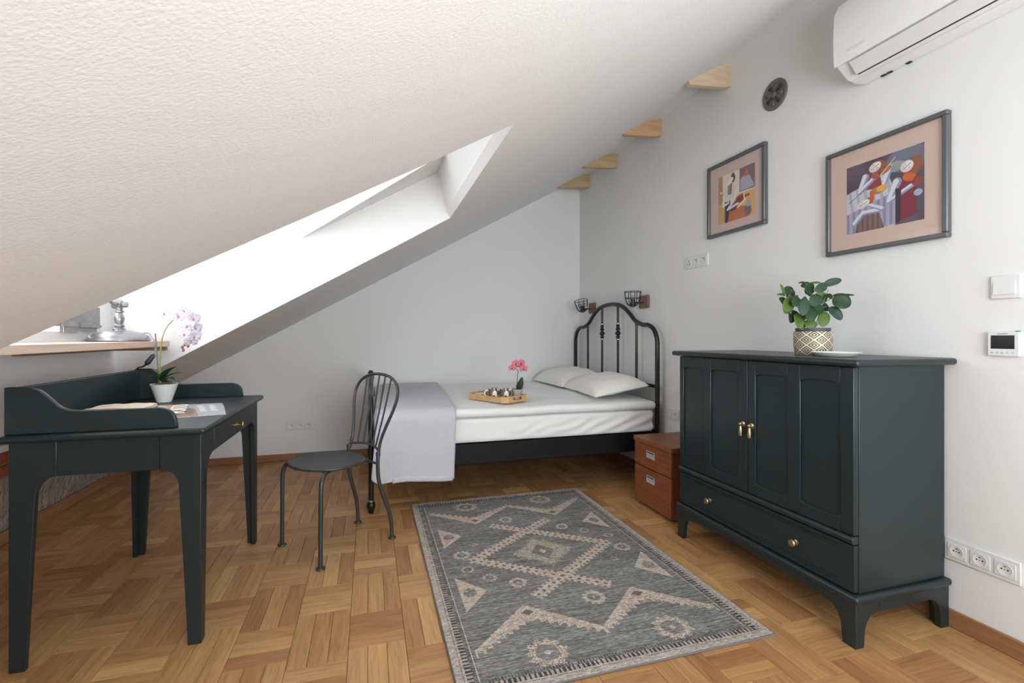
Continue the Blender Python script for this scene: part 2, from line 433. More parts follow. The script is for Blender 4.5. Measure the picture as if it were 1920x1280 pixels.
for s in slats:
    x, y, L, w, v = s
    hx, hy = (w/2, L/2) if v else (L/2, w/2)
    x0, x1 = max(x-hx, XL), min(x+hx, XR); y0, y1 = max(y-hy, YR), min(y+hy, YB)
    if x1-x0 < .008 or y1-y0 < .008: continue
    full = (x1-x0 > 2*hx-1e-4) and (y1-y0 > 2*hy-1e-4)
    keep.append((x0, x1, y0, y1, v, full))
def slat_geo(x0, x1, y0, y1, v, g=.0006, t=.0125, c=.0009):
    a, b, d, e = x0+g, x1-g, y0+g, y1-g
    vs = [(a,d,-t),(b,d,-t),(b,e,-t),(a,e,-t),(a,d,-c),(b,d,-c),(b,e,-c),(a,e,-c),(a+c,d+c,0),(b-c,d+c,0),(b-c,e-c,0),(a+c,e-c,0)]
    fs = [(0,1,5,4),(1,2,6,5),(2,3,7,6),(3,0,4,7),(4,5,9,8),(5,6,10,9),(6,7,11,10),(7,4,8,11),(8,9,10,11)]
    uv = []
    for f in fs:
        for i in f:
            q = vs[i]; uv.append((q[1], q[0]) if v else (q[0], q[1]))
    return vs, fs, uv
cand = []
for n, (x0, x1, y0, y1, v, full) in enumerate(keep):
    cx, cy = (x0+x1)/2, (y0+y1)/2
    p = proj(cx, cy, 0)
    if not full or p is None or not (0 < p[0] < 1920 and p[1] < 1290): continue
    if .25 < cx < 1.44 and 1.40 < cy < 3.17: continue           # lies under the rug
    if cx > 1.62 and 1.28 < cy < 2.85: continue                 # under the cabinet and the drawer unit
    if cx > .1 and cy > 3.35: continue                          # in the dark under the bed
    cand.append((p[2]**-3*(x1-x0)*(y1-y0), n))
cand.sort(reverse=True); single = set(n for a, n in cand[:300])
proto = {}
rest = MB(); rest.uv = []
for n, (x0, x1, y0, y1, v, full) in enumerate(keep):
    if n in single:
        if v not in proto:
            hx, hy = (x1-x0)/2, (y1-y0)/2
            vs, fs, uv = slat_geo(-hx, hx, -hy, hy, v)
            mb = MB(); mb.add(vs, fs); mb.uv = uv
            o = mb.build('floor_slat', M['slat'], floor, smooth=0); o.data.polygons.foreach_set('use_smooth', [False]*len(o.data.polygons))
            proto[v] = o
        else:
            o = proto[v].copy(); COL.objects.link(o); o.parent = floor
        o.location = ((x0+x1)/2, (y0+y1)/2, 0)
    else:
        vs, fs, uv = slat_geo(x0, x1, y0, y1, v); rest.add(vs, fs); rest.uv += uv
o = rest.build('distant_floor_slats', M['slats'], floor, smooth=0, kind='stuff'); o.data.polygons.foreach_set('use_smooth', [False]*len(o.data.polygons))

ZR = 2.95
struct(MB().prism([(XL-.1, 0), (XR+.1, 0), (XR+.1, ZR), (XL-.1, .62)], 1, YB, YB+.12).build('wall_back', M['wall']))
struct(MB().box(XR, XR+.12, YR-.1, YB+.12, 0, ZR).build('wall_right', M['wall']))
# rear wall behind the viewer with a tall unseen window added to let in light
RW = (.25, 2.0, .15, 2.35)
b = MB().box(XL-.1, RW[0], YR-.12, YR, 0, ZR).box(RW[1], XR+.1, YR-.12, YR, 0, ZR).box(RW[0], RW[1], YR-.12, YR, 0, RW[2]).box(RW[0], RW[1], YR-.12, YR, RW[3], ZR)
struct(b.build('wall_rear', M['wall']))
w3 = MB().box(RW[0], RW[0]+.06, YR-.1, YR-.03, RW[2], RW[3]).box(RW[1]-.06, RW[1], YR-.1, YR-.03, RW[2], RW[3]).box(RW[0]+.06, RW[1]-.06, YR-.1, YR-.03, RW[2], RW[2]+.06).box(RW[0]+.06, RW[1]-.06, YR-.1, YR-.03, RW[3]-.06, RW[3]).box(1.10, 1.15, YR-.1, YR-.03, RW[2]+.06, RW[3]-.06)
w3 = struct(w3.build('added_window', M['whitewood']))
MB().box(RW[0]+.06, RW[1]-.06, YR-.07, YR-.062, RW[2]+.06, RW[3]-.06).build('pane', M['glass'], w3)

# low wall on the left: stone with brick courses on top
lw = struct(MB().box(XL-.12, XL-.012, YR-.1, YB+.12, 0, .66).build('wall_left', M['stone']))
def stone_disp(u, v):
    y = -1.2+5.82*u; z = .0+.345*v
    return (XL-.004+.012*noise.noise(Vector((y*9, z*9, 2)))-.006, y, z)
MB().grid(stone_disp, 160, 12, flip=True).build('rubble_stone', M['stone'], lw, kind='stuff')
bm0 = MB().box(-.012, .006, -.118, .118, 0, .062)
pb = None
for row, z in enumerate((.352, .424)):
    for i in range(20):
        y = -.2+i*.245+(.12 if row else 0)
        if y > 4.5: continue
        if pb is None:
            pb = MB().box(-.012, .006, -.118, .118, 0, .062).build('brick', M['brick'], lw, bevel=.004); o = pb
        else:
            o = pb.copy(); COL.objects.link(o); o.parent = lw
        o.location = (XL-.004+random.uniform(-.003, .003), y, z)
        o.rotation_euler = (random.uniform(-.015, .015), 0, 0)
MB().box(XL-.012, XL, YR, YB, .487, .60).build('plaster_band', M['wall'], lw)

# sloping ceiling with the dormer opening
xs = [-1.9, -1.86, XN, -1.0, -.6, -.2, .2, XT, .8, 1.2, 1.6, 1.9, 1.98, 2.02, 2.05, 2.08, 2.105, 2.14]
ce = MB(); rows = []
for x in xs:
    ys = [YR-.05, -1.2, .2, yn(x), yf(x), 4.0, YB+.02]; rows.append([(x, y, zc(x, y)) for y in ys])
nv = 7
ce.v = [p for r in rows for p in r]
for i in range(len(xs)-1):
    for j in range(nv-1):
        if j == 3 and XN-1e-6 <= xs[i] and xs[i+1] <= XT+1e-6: continue
        ce.f.append((i*nv+j, i*nv+j+1, (i+1)*nv+j+1, (i+1)*nv+j))
ceil = ce.build('ceiling', M['ceiling'], smooth=0)
ceil.data.polygons.foreach_set('use_smooth', [False]*len(ceil.data.polygons))
sm = ceil.modifiers.new('solid', 'SOLIDIFY'); sm.thickness = .05; sm.offset = -1
struct(ceil)
# make sure the slab grows upwards, away from the room
if ceil.data.polygons[0].normal.z > 0: sm.offset = 1

# dormer: cheeks, head reveal, low window wall, outer slope, two glazed parts
OUT = [(.405, 2.125), (-.46, 1.648), (-1.37, 1.50)]
def cheek(yfun, side):
    prof = [(q_, zc(q_, yfun(q_))+.002) for q_ in (XT, .2, -.2, -.6, -1.0, XN)]
    out = [(-1.44, 1.53), (-.46, 1.69), (.405, 2.17)]
    poly = prof+out
    n = len(poly); vs = []
    for dy in (0, side*.06):
        for x, z in poly: vs.append((x, yfun(min(max(x, XN), XT))-side*.0015+dy, z))
    fs = [tuple(range(n)), tuple(range(n, 2*n))[::-1]]+[(i, n+i, n+(i+1) % n, (i+1) % n) for i in range(n)]
    if side > 0: fs = [f[::-1] for f in fs]
    return MB().add(vs, fs)
struct(cheek(yf, 1).build('wall_dormer_far', M['plaster'], smooth=20))
struct(cheek(yn, -1).build('wall_dormer_near', M['plaster'], smooth=20))
ya, yb = yn(.45)-.03, yf(.45)+.03
struct(MB().add([(XT-.001, ya, zc(XT, ya)+.002), (XT-.001, yb, zc(XT, yb)+.002), (OUT[0][0], yb, OUT[0][1]+.03), (OUT[0][0], ya, OUT[0][1]+.03),
                 (XT+.05, ya, zc(XT+.05, ya)+.004), (XT+.05, yb, zc(XT+.05, yb)+.004), (OUT[0][0]+.05, yb, OUT[0][1]+.03), (OUT[0][0]+.05, ya, OUT[0][1]+.03)],
                [(0,1,2,3),(7,6,5,4),(0,4,5,1),(1,5,6,2),(2,6,7,3),(3,7,4,0)]).build('wall_dormer_head', M['plaster'], smooth=20))
yna, yfa = yn(XN)-.05, yf(XN)+.05
struct(MB().box(XN-.06, XN, yna, yfa, .70, 1.09).build('wall_dormer_sill', M['plaster']))
# plaster triangle of the outer slope beside the roof pane
def zo(x): return 1.648+(x+.46)*(2.125-1.648)/.865
Y2 = 2.65; X2 = .405
tri = [(-.46, yf(-.46)+.03), (.43, yf(.4)+.03), (.43, Y2)]
vs = [(x, y, zo(x)) for x, y in tri]+[(x, y, zo(x)+.04) for x, y in tri]
struct(MB().add(vs, [(2,1,0),(3,4,5),(0,1,4,3),(1,2,5,4),(2,0,3,5)]).build('trim_dormer_slope', M['plaster'], smooth=20))
# roof window: frame and pane
w1 = struct(MB().tube([(-1.37, yn(-1.37)+.02, 1.52), (-.46, yn(-.46)+.02, 1.665), (.40, yn(.4)+.02, 2.14)], .018, 4).tube([(.39, yn(.4), zo(.39)+.02), (.39, Y2+.02, zo(.39)+.02)], .016, 4).build('window_1', M['whitewood']))
quad = [(-.46, yn(-.46)-.02), (-.46, yf(-.46)+.02), (.41, Y2), (.41, yn(.41)-.02)]
vs = [(x, y, zo(x)+.008) for x, y in quad]+[(x, y, zo(x)+.016) for x, y in quad]
MB().add(vs, [(3,2,1,0),(4,5,6,7),(0,1,5,4),(1,2,6,5),(2,3,7,6),(3,0,4,7)]).build('roof_pane', M['glass'], w1, smooth=20)
vs = [(-1.40, yna, 1.50), (-1.40, yfa, 1.50), (-.46, yf(-.46)+.03, 1.652), (-.46, yn(-.46)-.03, 1.652)]
vs += [(x, y, z+.008) for x, y, z in vs]
MB().add(vs, [(3,2,1,0),(4,5,6,7),(0,1,5,4),(1,2,6,5),(2,3,7,6),(3,0,4,7)]).build('lower_roof_pane', M['glass'], w1, smooth=20)
# low upright window above the shelf
w2 = MB().box(XN-.05, XN-.005, yna, yfa, 1.085, 1.125).box(XN-.05, XN-.005, yna, yfa, 1.47, 1.51).box(XN-.05, XN-.005, 3.06, yfa, 1.125, 1.47).box(XN-.05, XN-.005, yna, yna+.08, 1.125, 1.47).box(XN-.05, XN-.005, 2.25, 2.30, 1.125, 1.47)
w2 = struct(w2.build('window_2', M['whitewood'], bevel=.004))
MB().box(XN-.032, XN-.026, yna, yfa, 1.12, 1.48).build('pane', M['glass'], w2)
# ragged grey roofing felt seen at the foot of the window
fl = MB()
fl.prism([(2.50, 1.150), (2.72, 1.150), (2.72, 1.122), (2.83, 1.118), (2.83, 1.126), (3.0, 1.122), (3.006, 1.142), (3.035, 1.145), (3.03, 1.25), (2.95, 1.262), (2.8, 1.255), (2.5, 1.25)], 0, XN-.003, XN+.012)
fl.prism([(2.70, 1.150), (2.82, 1.150), (2.82, 1.178), (2.70, 1.172)], 0, XN+.012, XN+.02)
fl.prism([(2.84, 1.148), (3.02, 1.146), (3.03, 1.158), (2.9, 1.175), (2.84, 1.17)], 0, XN+.012, XN+.022)
struct(fl.build('trim_1', M['slate']))

struct(MB().box(XR-.014, XR, YR, YB, 0, .066).build('baseboard_right', M['oakboard'], bevel=.004))
struct(MB().box(XL, XR-.014, YB-.014, YB, 0, .062).build('baseboard_back', M['oakboardx'], bevel=.004))
struct(MB().box(XL, XL+.014, YR, YB-.014, 0, .07).build('baseboard_left', M['oakboard'], bevel=.004))

# four timber collar ends between the right wall and the slope
for i, (y, zb, mm) in enumerate(((2.423, 2.636, 'pine'), (3.146, 2.625, 'pine2'), (3.824, 2.614, 'pine3'), (4.38, 2.600, 'pine3'))):
    zt = zc(2.13, y)+.03
    xt = (zb-.028-1.566)/.562+.01-.03
    poly = [(XR+.01, zb), (XR+.01, zt), (xt-.02, zc(xt, y)+.03), (xt, zb-.032), (XR-.045, zb-.012), (XR-.006, zb)]
    struct(MB().prism(poly, 1, y, y+.036).build('trim_%d' % (i+2), M[mm], bevel=.002))

# ------------------------------------------------------------------ dark cabinet
def half_round(x0, x1, z0, z1, sgn=-1, n=8):
    r = (z1-z0)/2; c = (z0+z1)/2
    return [(x1, z0), (x0+r, z0)]+[(x0+r-r*math.sin(PI*i/n), c-r*math.cos(PI*i/n)) for i in range(1, n)]+[(x0+r, z1), (x1, z1)]
T = M['teal']
cab = thing('cabinet', 'dark green-grey cabinet with two panelled doors and one long drawer', 'cabinet', (1.88, 1.767, 0))
MB().box(1.669, 2.105, 1.272, 2.265, .187, .996).build('carcass', T, cab, bevel=.002)
MB().box(1.615, 2.122, 1.237, 2.296, .996, 1.022).build('top', T, cab, bevel=.011, seg=4)
MB().box(1.632, 2.120, 1.252, 2.283, .157, .186).build('base_moulding', T, cab, bevel=.012, seg=4)
MB().prism(half_round(1.638, 1.669, .361, .391), 1, 1.274, 2.266).build('mid_moulding', T, cab, bevel=.002)
# bracket feet: front pair and side pair share one builder
def foot_profile(a, sgn, zt, w0, w1, zc_, rr):
    """2-D outline (along, z): foot from a inward"""
    p = [(a, 0), (a, zt), (a+sgn*w1, zt), (a+sgn*w1, zc_)]
    for i in range(1, 8):
        t = i/8*PI/2
        p.append((a+sgn*(w1-(w1-w0)*math.sin(t)), zc_-rr*(1-math.cos(t))))
    p.append((a+sgn*w0*.92, zc_-rr)); p.append((a+sgn*w0*.8, 0))
    return p
def cab_leg(ys, front):
    a = 1.262 if ys > 0 else 2.274
    x = 1.640 if front else 2.112; xs_ = 1 if front else -1
    b = MB().prism(foot_profile(a, ys, .158, .062, .125, .125, .05), 0, x, x+xs_*.022)
    q = foot_profile(x, xs_, .158, .05, .115, .118, .05); q[0] = (x+xs_*.0222, 0); q[1] = (x+xs_*.0222, .158)
    b.prism(q, 1, a, a+ys*.022)
    return b
for ys in (1, -1):
    for fr in (True, False):
        cab_leg(ys, fr).build('leg', T, cab, bevel=.0015)
def bow(y0, y1, z0, dz, zt, n=16):
    return [(y0, zt)]+[(y0+(y1-y0)*i/n, z0+dz*math.sin(PI*i/n)) for i in range(n+1)]+[(y1, zt)]
MB().prism(bow(1.387, 2.149, .125, .012, .158), 0, 1.640, 1.662).build('front_apron', T, cab)
for a, d in ((1.262, .022), (2.274, -.022)):
    MB().prism([(1.755, .118), (1.997, .118), (1.997, .158), (1.755, .158)], 1, a, a+d).build('side_apron', T, cab)
def cab_door(y0, y1, pans, hy, sgn):
    z0, z1 = .394, .993
    d = MB().box(1.657, 1.669, y0, y1, z0, z1)
    d = d.build('door', T, cab, bevel=.0015)
    fx0, fx1 = 1.646, 1.658
    (a0, a1), (b0, b1) = pans
    for s0, s1 in ((y0, a0), (a1, b0), (b1, y1)): MB().box(fx0, fx1, s0, s1, z0, z1).build('stile', T, d, bevel=.003)
    for p0, p1 in pans:
        def ogee(zb, up):
            w = p1-p0; pts = []
            for i in range(13):
                s = i/12; e = min(s, 1-s)*w
                h = .0 if e > .030 else .013*(1-math.sin(e/.030*PI/2))**1.0
                pts.append((p0+w*s, zb-h if up else zb+h))
            return pts
        MB().prism([(p0, z1)]+ogee(.936, True)+[(p1, z1)], 0, fx0, fx1).build('rail', T, d, bevel=.002)
        MB().prism([(p0, z0)]+ogee(.442, False)+[(p1, z0)], 0, fx0, fx1).build('rail', T, d, bevel=.002)
        MB().box(1.654, 1.659, p0+.001, p1-.001, .44, .938).build('panel', T, d)
    h = MB().lathe([(.0135, 0), (.0135, .003), (.006, .006), (.006, .012), (.009, .015), (.009, .019), (.002, .022)], (fx0, hy, .70), 16, 0)
    h.v = [(2*fx0-x, y, z) for x, y, z in h.v]; h.f = [q[::-1] for q in h.f]
    h.lathe([(.0085, .648), (.0095, .652), (.0075, .675), (.005, .69), (.0035, .70)], (fx0-.015, hy, 0), 14)
    h.build('pull_handle', M['brass'], d)
    return d
cab_door(1.7715, 2.263, ((1.827, 2.015), (2.069, 2.232)), 1.795, 1)
cab_door(1.274, 1.7685, ((1.325, 1.494), (1.555, 1.725)), 1.742, -1)
gp = [(1.669, .192), (1.648, .192)]
for zg in (.207, .216, .333, .342): gp += [(1.648, zg-.0022), (1.651, zg), (1.648, zg+.0022)]
gp += [(1.648, .358), (1.669, .358)]
dr = MB().prism(gp, 1, 1.335, 2.21).box(1.648, 1.669, 1.275, 1.335, .192, .358).box(1.648, 1.669, 2.21, 2.263, .192, .358).build('drawer', T, cab, smooth=20)
for y in (2.020, 1.513):
    k = MB().lathe([(.011, 0), (.011, .003), (.006, .006), (.006, .014), (.014, .019), (.0155, .024), (.013, .028), (.003, .029)], (1.648, y, .274), 18, 0)
    k.v = [(2*1.648-x, yy, z) for x, yy, z in k.v]; k.f = [q[::-1] for q in k.f]
    k.build('knob', M['brass'], dr)

# ------------------------------------------------------------------ desk
desk = thing('desk', 'dark green-grey writing desk with raised back and tapered legs', 'desk', (-.85, 2.41, 0))
MB().box(-1.138, -.553, 1.922, 2.903, .757, .782).build('desktop', T, desk, bevel=.0115, seg=4)
MB().box(-1.131, -1.113, 1.952, 2.873, .782, .934).build('back_board', T, desk, bevel=.004)
prof = [(-1.131, .782), (-1.131, .938), (-1.068, .938)]+[tuple(p) for p in spline([(-1.068, .938), (-1.04, .928), (-1.012, .902), (-.985, .872), (-.957, .859), (-.925, .856)], 4)[1:]]+[(-.70, .854)]+arc(-.70, .804, .05, 90, 12, 7)+[(-.646, .782)]
for y in (1.947, 2.860):
    MB().prism([tuple(p)[:2] for p in prof], 1, y, y+.018).build('side_board', T, desk, bevel=.004)
Xa, Xb, Ya, Yb = -1.128, -.578, 1.964, 2.860
def desk_leg(xs_, ys):
    a = Xa if xs_ > 0 else Xb; c = Ya if ys > 0 else Yb
    zt = .757
    def pf(o, sg, w0, w1, zc_):
        p = [(o, 0), (o, zt), (o+sg*w1, zt), (o+sg*w1, zc_)]
        for i in range(1, 8):
            t = i/8*PI/2; p.append((o+sg*(w1-(w1-w0)*math.sin(t)), zc_-.065*(1-math.cos(t))))
        p += [(o+sg*w0, zc_-.065), (o+sg*.042, 0)]
        return p
    b = MB().prism(pf(a, xs_, .070, .128, .636), 1, c, c+ys*.020)
    q = pf(c, ys, .066, .150, .660); q[0] = (c+ys*.0202, 0); q[1] = (c+ys*.0202, zt)
    b.prism(q, 0, a, a+xs_*.020)
    return b
for xs_ in (1, -1):
    for ys in (1, -1): desk_leg(xs_, ys).build('leg', T, desk, bevel=.002)
for c, d in ((Ya+.001, .018), (Yb-.001, -.018)):
    MB().box(Xa+.129, Xb-.129, min(c, c+d), max(c, c+d), .636, .757).build('apron', T, desk)
MB().box(Xa+.001, Xa+.019, Ya+.15, Yb-.15, .660, .757).build('apron', T, desk)
dd = MB().box(Xb-.02, Xb+.001, Ya+.152, Yb-.152, .660, .753).build('drawer', T, desk, bevel=.0015)
k = MB().lathe([(.010, 0), (.010, .003), (.005, .006), (.005, .016), (.012, .022), (.0135, .027), (.011, .031), (.002, .032)], (Xb+.001, 2.43, .703), 18, 0).build('knob', M['brass'], dd)

# open magazine lying on the desk: two page blocks, printed spread on the near one
mg = thing('magazine', 'open printed magazine with white title letters lying flat on the desk', 'magazine', (-.78, 2.39, .783))
Pm = [Vector((-.735, 2.165, 0)), Vector((-.558, 2.215, 0)), Vector((-.664, 2.59, 0)), Vector((-.90, 2.585, 0))]   # near-left, near-right, far-right, far-left
def mag(u, v):                                # u along the long side, v across (0 = near edge)
    a = Pm[0].lerp(Pm[3], u) if False else None
N0, N1, F1, F0 = Vector((-.750, 2.16, 0)), Vector((-.562, 2.21, 0)), Vector((-.672, 2.575, 0)), Vector((-.93, 2.56, 0))
def mpt(u, v): return N0.lerp(N1, u).lerp(F0.lerp(F1, u), v)
def mh(u, v): return .783+.010*math.sin(PI*min(1, max(0, v))**.8)*(.35+.65*u)+.002
b = MB()
nu_, nv_ = 12, 16
top = [[tuple(mpt(i/nu_, j/nv_).to_2d())+(mh(i/nu_, j/nv_),) for i in range(nu_+1)] for j in range(nv_+1)]
b.grid(lambda u, v: tuple(mpt(u, v).to_2d())+(mh(u, v),), 13, 17)
b.grid(lambda u, v: tuple(mpt(u, v).to_2d())+(.7832,), 13, 17, flip=True)
for e in ((0, None), (1, None), (None, 0), (None, 1)):
    def ed(s, t, e=e):
        u = e[0] if e[0] is not None else s; v = e[1] if e[1] is not None else s
        q = mpt(u, v); return (q.x, q.y, .7832+(mh(u, v)-.7832)*t)
    b.grid(ed, 17, 2, flip=e in ((0, None), (None, 1)))
b.build('pages', M['page'], mg)
# print on the upper page, painted in the page's own frame
nu2, nv2 = 150, 110
U, V = np.meshgrid((np.arange(nu2)+.5)/nu2, (np.arange(nv2)+.5)/nv2)
rng = np.random.default_rng(3)
def lin(r, g, b): return np.array(srgb(r, g, b)[:3])
img = np.zeros((nv2, nu2, 3))+lin(150, 154, 158)
img += (rng.random((nv2, nu2, 1))-.5)*.03
img[(U < .33)] = lin(196, 150, 112); img[(U < .12)] = lin(208, 190, 170)
rock = (U > .16) & (U < .52) & (V < .62-1.6*np.abs(U-.36)**1.3)
img[rock] = lin(140, 112, 92)*(0.7+.6*rng.random((rock.sum(), 1)))
dk = (np.hypot((U-.40)/.09, (V-.30)/.22) < 1); img[dk] = lin(104, 84, 70)
for c0, c1 in ((.58, .70), (.76, .88)):
    for k_ in range(11):
        v0 = .22+.05*k_
        ln = (U > c0) & (U < c1-.02*((k_*7) % 3)) & (V > v0) & (V < v0+.022); img[ln] = lin(226, 226, 224)
img[(V > .88) & (U > .5) & (U < .68) & (np.abs(V-.92) < .012)] = lin(60, 60, 62)
def mx_(Uq, Vq):
    a = np.array(N0)[:, None, None]; bq = np.array(N1)[:, None, None]; c = np.array(F0)[:, None, None]; d = np.array(F1)[:, None, None]
    p = (a*(1-Uq)+bq*Uq)*(1-Vq)+(c*(1-Uq)+d*Uq)*Vq
    vv = np.clip(Vq, 0, 1)
    return p[0], p[1], .783+.010*np.sin(PI*vv**.8)*(.35+.65*Uq)+.0026
painted_grid('printed_spread', nu2, nv2, mx_, img, M['print'], mg)
ang = math.atan2((N1-N0).y, (N1-N0).x)
q = mpt(.27, .44)
text('title_letters', 'PORTO', .084, M['page'], mg, (q.x, q.y, .7965), Matrix.Rotation(ang+PI/2, 3, 'Z'), .0008)

# curled old paper booklet behind the low side board
bk = thing('paper_booklet', 'curled beige paper booklet with a worn spine lying on the desk', 'booklet', (-1.0, 2.33, .783))
def leafsheet(c, ang, L, Wd, z, h, cur):
    ca, sa = math.cos(ang), math.sin(ang)
    def top(u, v):
        x, y = (u-.5)*L, (v-.5)*Wd
        return (c[0]+x*ca-y*sa, c[1]+x*sa+y*ca, z+h+cur*math.sin(PI*u)*.8+.003*noise.noise(Vector((u*6, v*5, z*50))))
    b = MB().grid(top, 16, 8)
    b.grid(lambda u, v: top(u, v)[:2]+(z,), 16, 8, flip=True)
    for e in (0, 1):
        b.grid(lambda s, t, e=e: (lambda q: (q[0], q[1], z+(q[2]-z)*t))(top(s, e)), 16, 2, flip=e == 1)
        b.grid(lambda s, t, e=e: (lambda q: (q[0], q[1], z+(q[2]-z)*t))(top(e, s)), 8, 2, flip=e == 0)
    return b
leafsheet((-.975, 2.30), .12, .235, .16, .7832, .014, .006).build('lower_leaf', M['paper'], bk)
leafsheet((-.965, 2.31), .02, .20, .15, .805, .012, .006).build('upper_leaf', M['paper'], bk)

# ------------------------------------------------------------------ shelf in the dormer, lamp
sh = thing('shelf', 'pale wooden window shelf across the dormer above the desk', 'shelf', (-1.22, 2.35, 1.044))
MB().box(XN+.001, -1.08, 1.53, 3.145, 1.045, 1.076).build('board', M['shelfwood'], sh, bevel=.002)
MB().box(XN+.001, -1.10, 3.145, 3.172, 1.022, 1.0445).box(XN+.001, XN+.03, 2.40, 3.145, 1.022, 1.0445).build('cleat', M['darkpine'], sh, bevel=.002)
LZ = 1.0768; lc = (-1.228, 2.925)
lamp = thing('desk_lamp', 'silver lamp with a wide domed base on the window shelf', 'lamp', (lc[0], lc[1], LZ))
MB().lathe([(.124, 0), (.131, .004), (.131, .012), (.121, .028), (.096, .043), (.056, .052), (.03, .055), (.028, .06)], (lc[0], lc[1], LZ), 40).build('base', M['silver'], lamp)
MB().lathe([(.024, .058), (.026, .064), (.018, .07), (.022, .076), (.022, .083), (.016, .088), (.019, .10), (.023, .115), (.017, .135), (.013, .145), (.019, .15), (.019, .157), (.014, .16), (.016, .175)], (lc[0], lc[1], LZ), 20).build('stem', M['silver'], lamp)
j = MB().lathe([(.006, -.03), (.02, -.028), (.024, -.012), (.022, .0), (.022, .012), (.014, .016), (.014, .028), (.012, .036), (.004, .038)], (lc[0], lc[1], LZ+.188), 20, 0).build('joint', M['silver'], lamp)
MB().tube(spline([(lc[0]-.005, lc[1]-.02, LZ+.19), (lc[0], lc[1]-.07, LZ+.193), (lc[0], lc[1]-.12, LZ+.215), (lc[0]+.01, lc[1]-.22, LZ+.27)], 6), [.012]*6+[.009]*13, 12).build('arm', M['silver'], lamp)
MB().lathe([(.008, .055), (.020, .05), (.026, .03), (.05, .005), (.072, -.03), (.070, -.03), (.047, .003), (.02, .03)], (lc[0]+.01, lc[1]-.245, LZ+.262), 28, cap=False).build('lamp_shade', M['silver'], lamp)
cr = spline([(lc[0]+.06, lc[1]+.09, LZ+.040), (lc[0]+.10, lc[1]+.07, LZ+.042), (-1.085, 2.92, LZ+.022), (-1.063, 2.895, 1.076), (-1.062, 2.90, 1.036), (-1.062, 2.886, 1.006)], 7)
MB().tube(cr, .0032, 8).build('cord', M['greycable'], lamp)
MB().tube([(-1.062, 2.887, 1.008), (-1.063, 2.872, .999), (-1.066, 2.822, .970), (-1.067, 2.81, .963)], [.006, .0115, .0125, .007], 10).build('inline_switch', M['cable'], lamp)
MB().tube(spline([(-1.067, 2.812, .964), (-1.09, 2.835, .951), (-1.122, 2.866, .943), (-1.15, 2.885, .925), (-1.25, 2.91, .885), (-1.366, 2.92, .86)], 6), .0038, 8).build('lower_cord', M['cable'], lamp)

# ------------------------------------------------------------------ white orchid on the desk
oc = (-.953, 2.705)
orc = thing('potted_orchid', 'tall white orchid in a white conical pot standing on the desk', 'plant', (oc[0], oc[1], .783))
MB().lathe([(.027, 0), (.030, .001), (.057, .088), (.058, .0895), (.055, .0895), (.05, .078)], (oc[0], oc[1], .783), 36, cap=True).build('pot', M['ceramic'], orc)
def mossfn(u, v):
    r = .053*v; a = 2*PI*u
    return (oc[0]+r*math.cos(a), oc[1]+r*math.sin(a), .868+.010*(1-v*v)+.006*noise.noise(Vector((r*90*math.cos(a), r*90*math.sin(a), 1))))
MB().grid(mossfn, 30, 9).build('moss', M['moss'], orc, kind='stuff')
def leaf(b, base, tip, w, droop=.02, up=Vector((0, 0, 1)), fold=.25, n=9, rounded=False):
    base, tip = Vector(base), Vector(tip); d = (tip-base); s = d.cross(up)
    s = s.normalized() if s.length > 1e-6 else Vector((1, 0, 0)); nn = s.cross(d).normalized()
    def fn(u, v):
        t = v; ww = w*math.sqrt(max(0, 1-(2*t-1)**2))*(1.08-.16*t) if rounded else w*(math.sin(PI*(t**.75))**.8)*(1 if t < 1 else 0); c = 2*u-1
        p = base+d*t+s*(ww*c*.5)+nn*(abs(c)*ww*fold*.5)+nn*(droop*math.sin(PI*t))
        return tuple(p)
    if rounded:
        n = 13; f0 = fn
        fn = lambda u, v: f0(u, .5-.5*math.cos(PI*v))
    return b.grid(fn, 7 if rounded else 5, n)
pc = Vector((oc[0]-.012, oc[1]-.01, .885))
for tip, w, dr_, mm in (((-.885, 2.66, .958), .046, .012, 'leaf'), ((-1.005, 2.70, .945), .040, .012, 'leaf'), ((-.872, 2.70, .926), .036, .010, 'leaf3'), ((-.888, 2.655, .893), .040, .012, 'leaf'), ((-1.0, 2.66, .915), .034, .010, 'leaf'), ((-.90, 2.75, .93), .036, .01, 'leaf')):
    leaf(MB(), pc, tip, w, dr_).build('leaf', M[mm], orc, solid=.0012)
st = spline([(oc[0]-.012, oc[1]-.01, .875), (-.969, 2.70, .95), (-.966, 2.70, 1.03), (-.958, 2.70, 1.10), (-.938, 2.70, 1.15), (-.905, 2.70, 1.188), (-.875, 2.70, 1.18), (-.852, 2.70, 1.148), (-.845, 2.70, 1.11), (-.85, 2.70, 1.075), (-.868, 2.70, 1.058)], 5)
MB().tube(st, [.0032]*15+[.0022]*(len(st)-15), 8).build('flower_stem', M['stemg'], orc)
MB().tube([(-.972, 2.70, .872), (-.988, 2.70, 1.116)], .003, 8).build('stake', M['stake'], orc)
def orchid_flower(c, face, size, pm, cm, parent, name='flower'):
    c = Vector(c); F = Vector(face).normalized(); S = F.orthogonal().normalized()
    up0 = Vector((0, 0, 1)); S = up0.cross(F); S = S.normalized() if S.length > 1e-3 else Vector((1, 0, 0)); Uv = F.cross(S)
    b = MB()
    for k, (a, L, w) in enumerate(((90, .95, .75), (210, .95, .7), (330, .95, .7), (20, 1.0, 1.05), (160, 1.0, 1.05))):
        a = math.radians(a); d = S*math.cos(a)+Uv*math.sin(a); t = c+d*size*L+F*(.15*size)
        leaf(b, c+F*(.02*size), t, size*w, .1*size, up=F, fold=.12, n=7)
    fo = b.build(name, pm, parent, solid=.0008)
    MB().ball(c+F*size*.2-Uv*size*.12, size*.13, 8, 1.3).build('lip', cm, fo)
    return fo
random.seed(11)
